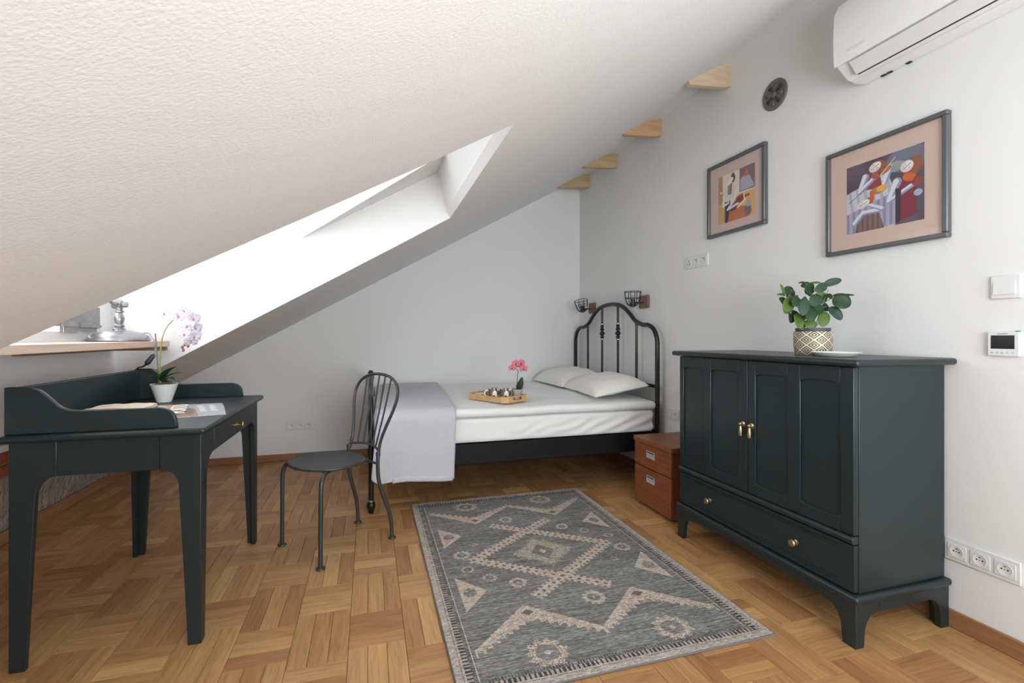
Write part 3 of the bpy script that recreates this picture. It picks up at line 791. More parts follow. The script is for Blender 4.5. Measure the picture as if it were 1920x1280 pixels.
for c, fc, s_ in (((-.915, 2.685, 1.215), (-.2, -1, .2), .034), ((-.885, 2.68, 1.20), (.2, -1, .1), .036), ((-.868, 2.69, 1.225), (.4, -.8, .3), .034),
                  ((-.828, 2.69, 1.19), (.7, -.7, .1), .038), ((-.845, 2.67, 1.155), (0, -1, 0), .038), ((-.818, 2.685, 1.145), (.8, -.6, -.1), .038),
                  ((-.855, 2.67, 1.115), (-.3, -1, -.1), .036), ((-.82, 2.68, 1.105), (.6, -.8, -.2), .036), ((-.836, 2.69, 1.08), (.3, -.8, -.5), .034)):
    orchid_flower(c, fc, s_, M['petal'], M['petalc'], orc)
for c in ((-.862, 2.69, 1.062), (-.872, 2.69, 1.05), (-.848, 2.69, 1.055), (-.868, 2.69, 1.035), (-.945, 2.69, 1.21), (-.93, 2.69, 1.225)):
    MB().ball(c, .0065, 8, 1.3).build('bud', M['bud'], orc)

# ------------------------------------------------------------------ metal chair
cu = Vector((.547, -.837, 0)).normalized(); cv = Vector((.837, .547, 0)).normalized(); cO = Vector((-.15, 2.71, 0))
def cx(p): q = cO+cu*p[0]+cv*p[1]; return (q.x, q.y, p[2])
chair = thing('metal_chair', 'charcoal metal bistro chair with a round seat and looped spindle back', 'chair', tuple(cO))
CM = M['chair']
def seatfn(zo_):
    def fn(u, v):
        a = 2*PI*u; r = v
        return cx((.197*r*math.cos(a)*(1-.06*math.sin(a)), -.072+.178*r*math.sin(a), zo_-.012*(1-r*r)))
    return fn
s_ = MB().grid(seatfn(.458), 49, 9).grid(seatfn(.448), 49, 9, flip=True)
s_.tube([cx((.197*math.cos(a)*(1-.06*math.sin(a)), -.072+.178*math.sin(a), .453)) for a in [2*PI*i/48 for i in range(48)]], .0075, 8, closed=True)
s_.build('seat', CM, chair)
def foot(b, p):
    q = cx((p[0], p[1], 0)); b.lathe([(.020, 0), (.021, .004), (.019, .009), (.011, .012)], q, 16)
for sx in (-1, 1):
    pts = spline([(sx*.125, -.10, .440), (sx*.165, -.165, .440), (sx*.192, -.200, .42), (sx*.200, -.212, .37), (sx*.200, -.214, .2), (sx*.200, -.215, .008)], 6)
    b = MB().tube([cx(p) for p in pts], .0105, 10); foot(b, (sx*.200, -.215)); b.build('leg', CM, chair)
    pts = spline([(sx*.145, .140, .465), (sx*.146, .137, .40), (sx*.147, .145, .32), (sx*.155, .175, .22), (sx*.164, .205, .12), (sx*.167, .214, .008)], 6)
    b = MB().tube([cx(p) for p in pts], .0105, 10); foot(b, (sx*.167, .214)); b.tube([cx((sx*.145, .14, .46)), cx((sx*.1445, .141, .48))], .0125, 10); b.build('leg', CM, chair)
def lean(z): return .140+.25*(z-.45)
hp = [(-.142, .46), (-.137, .53), (-.158, .61), (-.192, .70), (-.205, .775), (-.178, .835), (-.105, .874), (0, .886)]
hp = hp+[(-a, z) for a, z in hp[-2::-1]]
hs = spline([(a, lean(z), z) for a, z in hp], 5)
MB().tube([cx(p) for p in hs], .0085, 10).build('back_hoop', CM, chair)
cb = [(u_*.138, .145+.028*(1-u_*u_)+.0, .487+.012*(1-u_*u_)) for u_ in [i/10-1 for i in range(21)]]
MB().tube([cx(p) for p in cb], .0065, 8).build('back_crossbar', CM, chair)
for k_ in range(5):
    t = (k_-2)/2.0
    u0, u1 = t*.088, t*.118
    zt = .886-.55*u1*u1-(.012 if abs(t) > .9 else 0)
    y0 = .145+.028*(1-(u0/.138)**2); z0 = .487+.012*(1-(u0/.138)**2)
    MB().tube([cx((u0, y0, z0)), cx((u0*.5+u1*.5, (y0+lean(zt))/2+.004, (z0+zt)/2)), cx((u1, lean(zt), zt))], .0048, 8).build('spindle', CM, chair)
MB().tube([cx((-.146, .138, .418)), cx((.146, .138, .418))], .007, 8).tube([cx((-.05, .138, .418)), cx((-.05, .06, .436))], .006, 8).tube([cx((.05, .138, .418)), cx((.05, .06, .436))], .006, 8).build('rear_stretcher', CM, chair)
MB().tube([cx((-.165, -.165, .440)), cx((.165, -.165, .440))], .007, 8).build('front_stretcher', CM, chair)

# ------------------------------------------------------------------ drawer unit beside the bed
ns = thing('nightstand', 'small reddish-brown two-drawer unit between bed and dark cabinet', 'nightstand', (1.91, 2.61, 0))
CH = M['cherry']
MB().box(1.722, 2.11, 2.425, 2.805, .012, .414).build('body', CH, ns, bevel=.002)
MB().box(1.690, 2.115, 2.406, 2.820, .4145, .444).build('top', CH, ns, bevel=.002)
for zz, z1_, hz in ((.264, .409, .352), (.022, .257, .196)):
    d = MB().box(1.700, 1.721, 2.420, 2.818, zz, z1_).build('drawer', CH, ns, bevel=.002)
    hy0, hy1, w_ = 2.588, 2.675, .005
    h = MB().box(1.697, 1.7005, hy0, hy1, hz-.022, hz-.022+w_).box(1.697, 1.7005, hy0, hy1, hz+.022-w_, hz+.022).box(1.697, 1.7005, hy0, hy0+w_, hz-.017, hz+.017).box(1.697, 1.7005, hy1-w_, hy1, hz-.017, hz+.017)
    h.box(1.6985, 1.7002, hy0+.004, hy1-.004, hz-.018, hz+.010)
    h = h.build('recessed_handle', M['steel'], d)
    MB().box(1.698, 1.7003, hy0+.005, hy1-.005, hz+.010, hz+.017).build('finger_slot', M['dark'], h)
MB().box(1.74, 2.10, 2.44, 2.79, 0, .0115).build('plinth', M['dark'], ns)  # dark colour puts the shadow gap at the floor into this block

# ------------------------------------------------------------------ bed
bed = thing('bed_frame', 'black metal bed frame with an arched headboard against the wall', 'bed', (1.04, 3.838, 0))
BK = M['black']
yc = 3.838
half = [(.735, 1.055), (.722, 1.105), (.685, 1.155), (.615, 1.187), (.535, 1.193), (.43, 1.225), (.34, 1.288), (.245, 1.342), (.15, 1.373), (0, 1.385)]
def hoop(x, hl, z0):
    pts = [(x, yc-.735, z0)]+[(x, yc-a, z) for a, z in hl]+[(x, yc+a, z) for a, z in hl[-2::-1]]+[(x, yc+.735, z0)]
    mid = spline(pts[1:-1], 5)
    return [Vector(pts[0]), Vector((x, yc-.735, .3))]+mid+[Vector((x, yc+.735, .3)), Vector(pts[-1])]
HX = 2.062
MB().tube(hoop(HX, half, .0), .0175, 14).build('headboard_arch', BK, bed)
MB().box(HX-.011, HX+.011, yc-.73, yc+.73, .712, .738).build('headboard_rail', BK, bed, bevel=.004)
MB().box(HX-.011, HX+.011, yc-.73, yc+.73, .375, .40).build('headboard_lower_rail', BK, bed, bevel=.004)
def zarch(dy): 
    for (a1, z1_), (a0, z0_) in zip(half, half[1:]):
        if a0 <= dy <= a1: return z0_+(z1_-z0_)*(dy-a0)/(a1-a0)
    return 1.385
for dy in (-.445, -.146, .146, .445):
    bo = MB().tube([(HX, yc+dy, .735), (HX, yc+dy, zarch(abs(dy))-.006)], .0105, 10).build('headboard_bar', BK, bed)
    if abs(dy) < .3:
        bb = MB()
        for zz, rr in ((1.190, .017), (1.163, .020), (1.127, .0245), (1.094, .0185)): bb.ball((HX, yc+dy, zz), rr, 14, .85)
        bb.build('turned_beads', BK, bo)
        for zz in (1.206, 1.068): MB().lathe([(.014, zz), (.0165, zz+.002), (.0165, zz+.008), (.013, zz+.011)], (HX, yc+dy, 0), 16).build('brass_ring', M['brass'], bo)
for y0 in (3.096, 4.555): MB().box(.03, 2.05, y0, y0+.022, .258, .392).build('side_rail', M['rail'], bed, bevel=.003)
MB().box(.03, 2.05, 3.118, 4.555, .345, .384).build('slat_base', M['dark'], bed)
FX = .012
fh = [(.735, .64), (.722, .68), (.685, .705), (.615, .722), (.535, .726), (.43, .742), (.34, .765), (.245, .785), (.15, .795), (0, .80)]
MB().tube(hoop(FX, fh, .075), .0165, 14).build('footboard_arch', BK, bed)
MB().box(FX-.01, FX+.01, yc-.73, yc+.73, .375, .40).build('footboard_rail', BK, bed, bevel=.004)
for dy in (-.445, -.146, .146, .445):
    MB().tube([(FX, yc+dy, .40), (FX, yc+dy, .735+(.05 if abs(dy) < .3 else 0))], .0095, 10).build('footboard_bar', BK, bed)
MB().ball((FX, yc, .82), .02, 14).build('footboard_finial', BK, bed)
for s in (-1, 1):
    y = yc+s*.735
    lg = MB().lathe([(.012, 0), (.016, .004), (.018, .02), (.025, .036), (.0265, .05), (.022, .066), (.017, .072), (.0165, .085)], (FX, y, 0), 18).build('foot', BK, bed)
    MB().lathe([(.017, .071), (.0195, .073), (.0195, .080), (.017, .082)], (FX, y, 0), 18).build('brass_ring', M['brass'], lg)
MB().tube([(1.0, 4.2, 0), (1.0, 4.2, .345)], .015, 10).build('support_leg', BK, bed)

def ndisp(amp, sc, seed, axis=None, crease=0):
    def d(p):
        n = noise.fractal(Vector((p.x*sc, p.y*sc, p.z*sc+seed)), 1.0, 2.0, 3)
        return Vector((0, -amp*n, amp*n*.5))
    return d
def sheet_disp(p):
    # diagonal pulls on the hanging side, stronger toward the head
    if p.y < 3.2:
        k = max(0, (p.x-.7)/1.3)
        w = math.sin((p.x*1.0+(p.z-.4)*-2.6)*34+3*noise.noise(Vector((p.x*4, p.z*6, 0))))
        w2 = noise.noise(Vector((p.x*9, p.z*14, 4)))
        return Vector((0, -.010*k*w*max(0, 1-abs(p.z-.47)/.085)-.006*w2, 0))
    return Vector((0, 0, 0))
mt = MB().rbox(.035, 2.025, 3.078, 4.565, .393, .565, .035, 200, 24, 22, sheet_disp).build('mattress', M['sheet'], smooth=60, origin=(1.03, 3.82, .39))
tag(mt, 'white fitted-sheet mattress lying in the black bed frame', 'mattress')
def duvet_disp(p):
    if p.z < .585: s = .35
    else: s = 1
    n = noise.fractal(Vector((p.x*2.2, p.y*2.2, 3)), 1.0, 2.0, 3)
    e = .014*math.sin(min(1, max(0, (p.y-3.07)/.9))*PI/2)
    return Vector((0, .016*n if p.y < 3.12 else 0, (.007*n+e)*s))
du = MB().rbox(.05, 2.030, 3.060, 4.585, .5655, .624, .029, 90, 70, 6, duvet_disp).build('duvet', M['sheet'], smooth=60, origin=(1.03, 3.82, .565))
tag(du, 'thick white duvet spread over the mattress', 'duvet')

# grey waffle blanket: folded over the foot end, hanging down the near side
bl_path = [(4.60, .653), (4.4, .655), (4.0, .656), (3.6, .655), (3.3, .650), (3.12, .640), (3.065, .625), (3.040, .595), (3.032, .54), (3.030, .45), (3.028, .36), (3.030, .28), (3.030, .206)]
bs = spline([(0, y, z) for y, z in bl_path], 6)
def blanket(u, v):
    t = v*(len(bs)-1); i = min(int(t), len(bs)-2); p = bs[i].lerp(bs[i+1], t-i)
    hang = max(0, (.60-p.z)/.4)
    back = max(0, min(1, (p.y-3.1)/1.5)) if p.z > .6 else 0
    x0 = .045+.08*back-.035*hang; x1 = .535+.09*back-.015*hang
    if hang > .9 : x0 += .075*((hang-.9)/.1)**2
    x = x0+(x1-x0)*u
    n = noise.noise(Vector((x*5, p.y*3, p.z*5)))
    z = p.z+.004*n*(1-hang)
    if hang > .8: z += (hang-.8)/.2*(.012*math.sin(u*5)+.010*u-.012)
    return (x, p.y-.010*hang*noise.noise(Vector((x*7, 0, p.z*3))), z)
bl = MB().grid(blanket, 40, len(bs)*2).build('blanket', M['waffle'], smooth=60, origin=(.3, 3.8, .64), solid=.012)
tag(bl, 'light grey waffle blanket folded over the foot of the bed', 'blanket')
def hem(u, v):
    q = blanket(.16+.82*u, 1.0); return (q[0], q[1]-.004, q[2]+.020-.030*v)
MB().grid(hem, 30, 4).build('folded_hem', M['waffle'], bl, solid=.010)

def pillow(name, c, rot, L, Wd, H, seed):
    R = Matrix.Rotation(rot[2], 3, 'Z') @ Matrix.Rotation(rot[1], 3, 'Y') @ Matrix.Rotation(rot[0], 3, 'X')
    def fn(sgn):
        def f(u, v):
            a, b_ = 2*u-1, 2*v-1
            x = a*Wd/2*(1-.09*(1-b_*b_)*0-.06*(1-abs(b_)**2)*abs(a)**4*1.4); y = b_*L/2*(1-.06*(1-abs(a)**2)*abs(b_)**4*1.5)
            h = max(0, (1-abs(a)**3))**.5*max(0, (1-abs(b_)**3))**.5
            n = noise.fractal(Vector((a*2.2+seed, b_*2.2, sgn)), 1., 2., 3)*.010
            p = R @ Vector((x, y, sgn*H/2*h*(1 if sgn > 0 else .28)+n*h))
            return tuple(Vector(c)+p)
        return f
    b = MB().grid(fn(1), 30, 40).grid(fn(-1), 30, 40, flip=True)
    return b.build(name, M['pillow'], smooth=80, origin=(c[0], c[1], c[2]-H/2))
p1 = pillow('pillow', (1.80, 4.190, .694), (0, -.15, .03), .72, .43, .21, 3)
tag(p1, 'cream pillow beside the white back wall', 'pillow', 'pillows at the head of the bed')
p2 = pillow('pillow', (1.80, 3.458, .698), (.0, -.17, -.06), .70, .44, .20, 9)
tag(p2, 'cream pillow nearest the small drawer unit, in front of the other pillow', 'pillow', 'pillows at the head of the bed')

# ------------------------------------------------------------------ tray with mugs and a small orchid
tc_ = Vector((.90, 3.37, .640)); tl = Vector((.5, -.866, 0)); ts = Vector((.866, .5, 0))
def tx(a, b_, z=0): q = tc_+tl*a+ts*b_; return (q.x, q.y, tc_.z+z)
tray = thing('serving_tray', 'bamboo serving tray with cut handles lying on the white duvet', 'tray', tuple(tc_))
def octo(L, Wd, ch): return [(-L/2+ch, -Wd/2), (L/2-ch, -Wd/2), (L/2, -Wd/2+ch), (L/2, Wd/2-ch), (L/2-ch, Wd/2), (-L/2+ch, Wd/2), (-L/2, Wd/2-ch), (-L/2, -Wd/2+ch)]
xt_ = lambda p: tx(*p)
MB(xt_).prism(octo(.395, .255, .035), 2, 0, .006).build('tray_floor', M['bamboo'], tray)
o1, o2 = octo(.40, .26, .037), octo(.384, .244, .034)
b = MB(xt_)
for i in range(8):
    j_ = (i+1) % 8
    if i in (2, 6):        # short ends: wall split around a grip slot
        a0, a1, c0, c1 = o1[i], o1[j_], o2[i], o2[j_]
        L_ = lambda p, q, t: (p[0]+(q[0]-p[0])*t, p[1]+(q[1]-p[1])*t)
        for t0, t1, za, zb in ((0, .24, .004, .045), (.76, 1, .004, .045), (.24, .76, .036, .045), (.24, .76, .004, .016)):
            b.prism([L_(a0, a1, t0), L_(a0, a1, t1), L_(c0, c1, t1), L_(c0, c1, t0)], 2, za, zb)
    else: b.prism([o1[i], o1[j_], o2[j_], o2[i]], 2, .004, .040 if i in (0, 4) else .043)
b.build('tray_wall', M['bamboo'], tray)
def mug_pattern():
    m = mat('mug_glaze', srgb(230, 226, 222), .3); nt = m.node_tree; b = nt.nodes['Principled BSDF']
    tc = nt.nodes.new('ShaderNodeTexCoord'); mp = nt.nodes.new('ShaderNodeMapping'); mp.inputs['Rotation'].default_value = (.6, .3, .8)
    v = nt.nodes.new('ShaderNodeTexVoronoi'); v.inputs['Scale'].default_value = 42; v.feature = 'F1'
    nt.links.new(tc.outputs['Object'], mp.inputs[0]); nt.links.new(mp.outputs[0], v.inputs['Vector'])
    cr = nt.nodes.new('ShaderNodeValToRGB'); cr.color_ramp.interpolation = 'CONSTANT'; e = cr.color_ramp
    e.elements[0].color = srgb(72, 62, 60); e.elements[1].position = .3; e.elements[1].color = srgb(160, 146, 134)
    for p, c in ((.5, (222, 214, 202)), (.7, (118, 104, 98)), (.85, (236, 232, 226))): k = e.elements.new(p); k.color = srgb(*c)
    sc_ = nt.nodes.new('ShaderNodeSeparateColor'); nt.links.new(v.outputs['Color'], sc_.inputs[0]); nt.links.new(sc_.outputs[0], cr.inputs[0]); nt.links.new(cr.outputs[0], b.inputs['Base Color'])
    return m
M['mug'] = mug_pattern()
def mug(pos, ha, label):
    z = tc_.z+.0065
    t = thing('mug', label, 'mug', (pos[0], pos[1], z), 'patterned mugs on the tray')
    b = MB().lathe([(.030, 0), (.037, .002), (.0405, .012), (.0415, .076), (.041, .079), (.0385, .079), (.037, .070), (.036, .01), (.001, .008)], (pos[0], pos[1], z), 28)
    b.build('cup', M['mug'], t)
    d = Vector((math.cos(ha), math.sin(ha), 0)); P0 = Vector((pos[0], pos[1], z))
    MB().tube(spline([P0+d*.040+Vector((0, 0, .062)), P0+d*.058+Vector((0, 0, .064)), P0+d*.068+Vector((0, 0, .045)), P0+d*.06+Vector((0, 0, .024)), P0+d*.040+Vector((0, 0, .016))], 5), .005, 8).build('handle', M['ceramic'], t)
m1 = tx(.015, -.052); m2 = tx(.085, -.004)
mug((m1[0], m1[1]), math.radians(163), 'brown patterned mug at the left of the bamboo tray, handle outward')
mug((m2[0], m2[1]), math.radians(35), 'pale patterned mug in the middle of the tray beside the pink orchid')
pp = tx(.122, .078); pz = tc_.z+.0065
po = thing('small_orchid', 'small pink orchid in a grey pot on the bamboo tray', 'plant', (pp[0], pp[1], pz))
MB().lathe([(.028, 0), (.030, .001), (.034, .050), (.039, .051), (.040, .072), (.036, .073), (.034, .062)], (pp[0], pp[1], pz), 28).build('pot', M['claygrey'], po)
MB().lathe([(.0001, .064), (.018, .067), (.0345, .062)], (pp[0], pp[1], pz), 20, cap=False).build('soil', M['soil'], po)
V3 = lambda a, b_, z: (pp[0]+RTV[0]*a+FWV[0]*b_, pp[1]+RTV[1]*a+FWV[1]*b_, pz+z)
sp = spline([V3(.0, 0, .06), V3(0, 0, .12), V3(.004, 0, .18), V3(.006, 0, .205), V3(-.012, -.005, .222), V3(-.035, -.01, .232)], 5)
MB().tube(sp, .0022, 6).build('flower_stem', M['leaf3'], po)
leaf(MB(), V3(.002, -.008, .062), V3(.036, -.02, .165), .05, .008, up=Vector((0, -1, .1))).build('leaf', M['leaf'], po, solid=.0015)
leaf(MB(), V3(-.005, 0, .062), V3(-.045, -.01, .083), .014, .004).build('leaf', M['leaf3'], po, solid=.001)
leaf(MB(), V3(.01, 0, .062), V3(.06, 0, .082), .016, .006).build('leaf', M['leaf3'], po, solid=.001)
for c, s_ in ((V3(-.010, -.02, .258), .034), (V3(.026, -.015, .262), .034), (V3(-.038, -.015, .225), .030), (V3(.046, -.02, .222), .036), (V3(.012, 0, .245), .032)):
    orchid_flower(c, (-.3+random.uniform(-.5, .5), -1, random.uniform(-.2, .2)), s_, M['pink'], M['pinkc'], po)

# ------------------------------------------------------------------ plant and dish on the cabinet
pl_c = (1.862, 1.625); pz = 1.0225
pl_ = thing('potted_plant', 'leafy green plant in a gold diamond-patterned pot on the dark cabinet', 'plant', (pl_c[0], pl_c[1], pz))
def potmat():
    """raised concentric gold diamonds on black, laid round the pot"""
    m = mat('diamond_pot', srgb(40, 36, 32), .45); nt = m.node_tree; b = nt.nodes['Principled BSDF']; L = nt.links
    tc = nt.nodes.new('ShaderNodeTexCoord'); sp = nt.nodes.new('ShaderNodeSeparateXYZ'); L.new(tc.outputs['Object'], sp.inputs[0])
    def mth(op, a, b_=None):
        n = nt.nodes.new('ShaderNodeMath'); n.operation = op
        for i, q in enumerate((a, b_)):
            if q is None: continue
            if isinstance(q, (int, float)): n.inputs[i].default_value = q
            else: L.new(q, n.inputs[i])
        return n.outputs[0]
    ang = mth('MULTIPLY', mth('ARCTAN2', sp.outputs[1], sp.outputs[0]), 8/(2*PI))
    h = mth('MULTIPLY', sp.outputs[2], 1/.0435)
    def tri(x): return mth('ABSOLUTE', mth('SUBTRACT', mth('FRACT', x), .5))
    d = mth('ADD', tri(ang), tri(h))                # 0..1 : distance in a diamond lattice
    d2 = mth('MINIMUM', d, mth('SUBTRACT', 1.0, d))
    rings = mth('FRACT', mth('MULTIPLY', d2, 5.0))
    on = mth('LESS_THAN', rings, .5)
    mx = nt.nodes.new('ShaderNodeMix'); mx.data_type = 'RGBA'; mx.inputs[6].default_value = srgb(44, 38, 33); mx.inputs[7].default_value = srgb(206, 194, 168)
    L.new(on, mx.inputs[0]); L.new(mx.outputs[2], b.inputs['Base Color']); L.new(mth('MULTIPLY', on, .08), b.inputs['Metallic'])
    bp = nt.nodes.new('ShaderNodeBump'); bp.inputs['Strength'].default_value = .4; bp.inputs['Distance'].default_value = .001; L.new(on, bp.inputs['Height']); L.new(bp.outputs['Normal'], b.inputs['Normal'])
    return m
M['pot'] = potmat()
MB().lathe([(.066, 0), (.069, .004), (.073, .03), (.0745, .07), (.074, .098), (.072, .101), (.066, .101)], (*pl_c, pz), 48).build('pot', M['pot'], pl_)
MB().lathe([(.0665, .095), (.0665, .117), (.0635, .117), (.0625, .100)], (*pl_c, pz), 40, cap=False).build('inner_pot', M['rim'], pl_)
MB().lathe([(.0001, .106), (.04, .107), (.064, .103)], (*pl_c, pz), 24, cap=False).build('soil', M['soil'], pl_)
SCL = 1/7.11/895*2.09                      # close-up pixels to metres at the pot
def lp(px, py, dep): 
    a = (px-672)*SCL; z = (1110-py)*SCL
    return Vector((pl_c[0]+RTV[0]*a+FWV[0]*dep, pl_c[1]+RTV[1]*a+FWV[1]*dep, pz+z))
def to_world_dir(a, up, toward): 
    return (Vector(RTV)*a+Vector((0, 0, up))-Vector(FWV)*toward).normalized()
# (base x, y, tip x, y, width, depth, tilt toward viewer, colour)
leaves = [
 (440, 330, 310, 215, 120, .02, .5, 0), (300, 330, 232, 172, 40, .0, .2, 1), (290, 320, 155, 315, 26, -.02, .1, 2), (400, 350, 290, 470, 105, -.05, .7, 0), (330, 380, 215, 540, 120, -.03, .8, 1),
 (380, 440, 255, 350, 80, .03, .5, 1), (470, 370, 400, 600, 105, -.06, .6, 2), (530, 400, 420, 420, 90, -.05, .4, 0), (380, 560, 335, 690, 80, -.01, .6, 0), (420, 560, 420, 770, 110, -.03, .7, 1),
 (470, 610, 470, 780, 90, -.02, .6, 1), (540, 650, 560, 770, 110, -.04, .6, 1), (560, 480, 480, 670, 120, -.06, .6, 0), (655, 335, 540, 470, 120, -.05, .5, 2), (640, 300, 505, 190, 135, -.02, .6, 0),
 (720, 165, 560, 190, 70, .03, .2, 2), (625, 142, 510, 150, 22, .02, .1, 2), (700, 150, 830, 140, 26, .03, .1, 1), (795, 185, 995, 120, 78, -.02, .4, 2), (790, 190, 600, 275, 90, -.04, .5, 2),
 (660, 340, 780, 400, 90, .0, .5, 0), (780, 470, 570, 575, 110, -.02, .5, 0), (800, 420, 690, 560, 80, .03, .4, 0), (800, 420, 850, 265, 130, .03, .5, 1), (840, 310, 890, 370, 60, -.01, .4, 0),
 (870, 380, 1060, 450, 165, -.04, .8, 0), (960, 330, 1200, 318, 28, -.01, .15, 2), (975, 325, 1060, 298, 26, .01, .1, 1), (850, 480, 965, 650, 105, -.03, .6, 2), (800, 530, 730, 740, 115, -.02, .6, 1), (790, 500, 800, 530, 60, .02, .4, 0), (520, 360, 460, 320, 40, .02, .3, 1),
 (430, 350, 375, 235, 90, .02, .5, 0), (370, 330, 285, 410, 85, -.02, .6, 1), (510, 430, 430, 565, 105, -.03, .7, 0), (450, 520, 395, 645, 90, .0, .6, 0), (590, 560, 520, 640, 80, .0, .6, 1), (640, 420, 560, 560, 105, .01, .6, 0), (710, 430, 640, 570, 110, .02, .6, 0), (330, 450, 285, 565, 105, .0, .6, 1), (760, 420, 900, 520, 100, .02, .6, 0), (700, 200, 600, 300, 100, .02, .5, 0)]
random.seed(5)
for i, (bx, by, tx2, ty2, w, dep, tw, cc) in enumerate(leaves):
    A = lp(bx, by, dep+.01); B = lp(tx2, ty2, dep-.02*tw)
    upv = to_world_dir(random.uniform(-.3, .3), .35, .9+tw)
    leaf(MB(), A, B, w*SCL*1.3, .006, up=upv, fold=.12, rounded=True).build('leaf', M[('leaf', 'leaf2', 'leaf3')[cc]], pl_, solid=.001)
for k_, (bx, by, dep) in enumerate(((560, 590, -.03), (575, 480, -.02), (670, 300, 0), (780, 240, .02), (840, 560, -.03), (900, 240, .01), (790, 470, .02), (440, 360, -.02), (320, 350, 0), (690, 550, .02))):
    a = Vector((pl_c[0]+random.uniform(-.012, .012), pl_c[1]+random.uniform(-.012, .012), pz+.105)); e = lp(bx, by, dep)
    mid = a.lerp(e, .5)+Vector((0, 0, .012))
    MB().tube(spline([a, mid, e], 5), .0017, 6).build('stem', M['stem'], pl_)
for j_, (bx, by) in enumerate(((300, 330), (440, 340), (625, 145), (800, 420), (960, 335), (850, 470))):
    MB().tube(spline([lp(660, 560, 0), lp((660+bx)/2, (560+by)/2-20, 0), lp(bx, by, -.005)], 5), .0014, 6).build('stem', M['stem'], pl_)

dc = (1.800, 1.468)
dish = MB().lathe([(.001, .003), (.06, .003), (.072, .006), (.097, .0165), (.100, .018), (.101, .0165), (.078, .002), (.07, 0), (.001, 0)], (dc[0], dc[1], 1.0225), 48, cap=False, sx=.8, sy=.9)
dish = dish.build('dish', M['ceramic'], smooth=60, origin=(dc[0], dc[1], 1.0225))
tag(dish, 'flat white oval dish on the dark cabinet in front of the plant', 'dish')

# ------------------------------------------------------------------ rug
RX0, RX1, RY0, RY1 = .264, 1.432, 1.408, 3.163
rug = thing('rug', 'grey and cream patterned flatweave rug on the parquet', 'rug', ((RX0+RX1)/2, (RY0+RY1)/2, 0))
nu_, nv_ = 330, 496
gx = RX0+(np.arange(nu_)+.5)/nu_*(RX1-RX0); gy = RY0+(np.arange(nv_)+.5)/nv_*(RY1-RY0)
X, Y = np.meshgrid(gx, gy); x = X-.848; y = Y-2.287
rng = np.random.default_rng(5)
def smooth_rows(n, k):          # streaks along the weft (x), random from row to row
    a = rng.random((nv_, nu_+k)); c = np.cumsum(a, 1); return (c[:, k:]-c[:, :-k])/k
st1 = smooth_rows(0, 26); st1 = (st1-st1.mean())/st1.std(); st2 = smooth_rows(0, 5); st2 = (st2-st2.mean())/st2.std()
rowv = np.convolve(rng.standard_normal(nv_+8), np.ones(9)/3, 'valid')[:, None]
tone = 121+11*st1+8*st2+4.5*rowv
base = np.stack([tone+2, tone, tone-4], -1)
cream = np.zeros((nv_, nu_), bool); taupe = np.zeros((nv_, nu_), bool); darkm = np.zeros((nv_, nu_), bool)
ax, ay = np.abs(x), np.abs(y)
# lattice diamond whose arms cross above and below
def band(xa, ya, xb, yb, w, tooth=.5):
    dx, dy = xb-xa, yb-ya; L = math.hypot(dx, dy); t = ((x-xa)*dx+(y-ya)*dy)/L; s = ((x-xa)*-dy+(y-ya)*dx)/L
    ww = w*(1+tooth*(((t % .030) < .015)*1.0-.5))
    m_ = (t > 0) & (t < L) & (np.abs(s) < ww)
    dots = (np.abs(((t+.012) % .040)-.02) < .008) & (np.abs(np.abs(s)-.0) < .007) & (t > 0) & (t < L)
    return m_, dots
for sx in (-1, 1):
    for sy in (-1, 1):
        m_, d_ = band(sx*.365, -sy*.005, -sx*.175, sy*.392, .026)
        cream |= m_; darkm |= d_
r1 = ax/.168+ay/.168; dith = rng.random((nv_, nu_))
soft = np.clip((1.05-r1)/.25, 0, 1); taupe |= (r1 < 1.05) & (dith < soft*.85)
core = ax/.062+ay/.085; taupe &= ~(core < 1); darkm |= (core < 1) & (core > .35) & (dith < .35); cream |= (core < .3)
halo = (r1 > 1.05) & (r1 < 1.35)
# corner chevrons, mirrored into the four quarters
cx_ = ax-.247; cy_ = ay-.435
da = np.abs(cx_); dist = (cy_-.90*da)
wid = .085-.05*np.clip(da/.25, 0, 1)
step = np.floor(da/.03)*.03
chev = (dist > 0) & (cy_ < .90*step+wid*1.35) & (da < .25) & (cy_ < .285)
cream |= chev & ~((dith < .12) & (cy_-.9*step > .02))
darkm |= (np.abs(cx_)/.028+np.abs(cy_-.055)/.02 < 1)
# side triangles pointing inward
for yc_, s_ in ((.297, .13), (-.284, .14)):
    inn = (.478-ax)/.118; tri_ = (inn > 0) & (inn < 1) & (np.abs(y-yc_) < s_*(1-inn))
    hole = (np.hypot((ax-.435)/.030, (y-yc_)/.034) < 1)
    cream |= tri_ & ~(hole & (dith < .85))
def flower(fx, fy, r, big=False):
    a = np.arctan2(y-fy, x-fx); d = np.hypot((x-fx), (y-fy)*(1.0 if not big else 1.0)); rr = r*(1+.10*np.sin(a*11)+.10*(dith-.5)*2)
    ring = (d < rr) & (d > r*.58); return ring, d < r*.16
for fx, fy, r in ((-.068, .453, .040), (.215, .262, .036), (.315, .176, .030), (.415, .078, .026), (.413, -.072, .042), (.311, -.177, .020), (-.323, -.183, .034), (-.213, -.26, .040), (.057, -.464, .048), (-.318, .171, .018), (-.404, .07, .042), (-.406, -.083, .032)):
    a_, b_ = flower(fx, fy, r); fade = dith < (.9 if r > .035 else .65); cream |= a_ & fade; taupe |= b_
for fx in (-.255, .247):
    for fy in (-.737, .726):
        a_, b_ = flower(fx, fy, .072, True); cream |= a_ & (dith < .72); cream |= b_
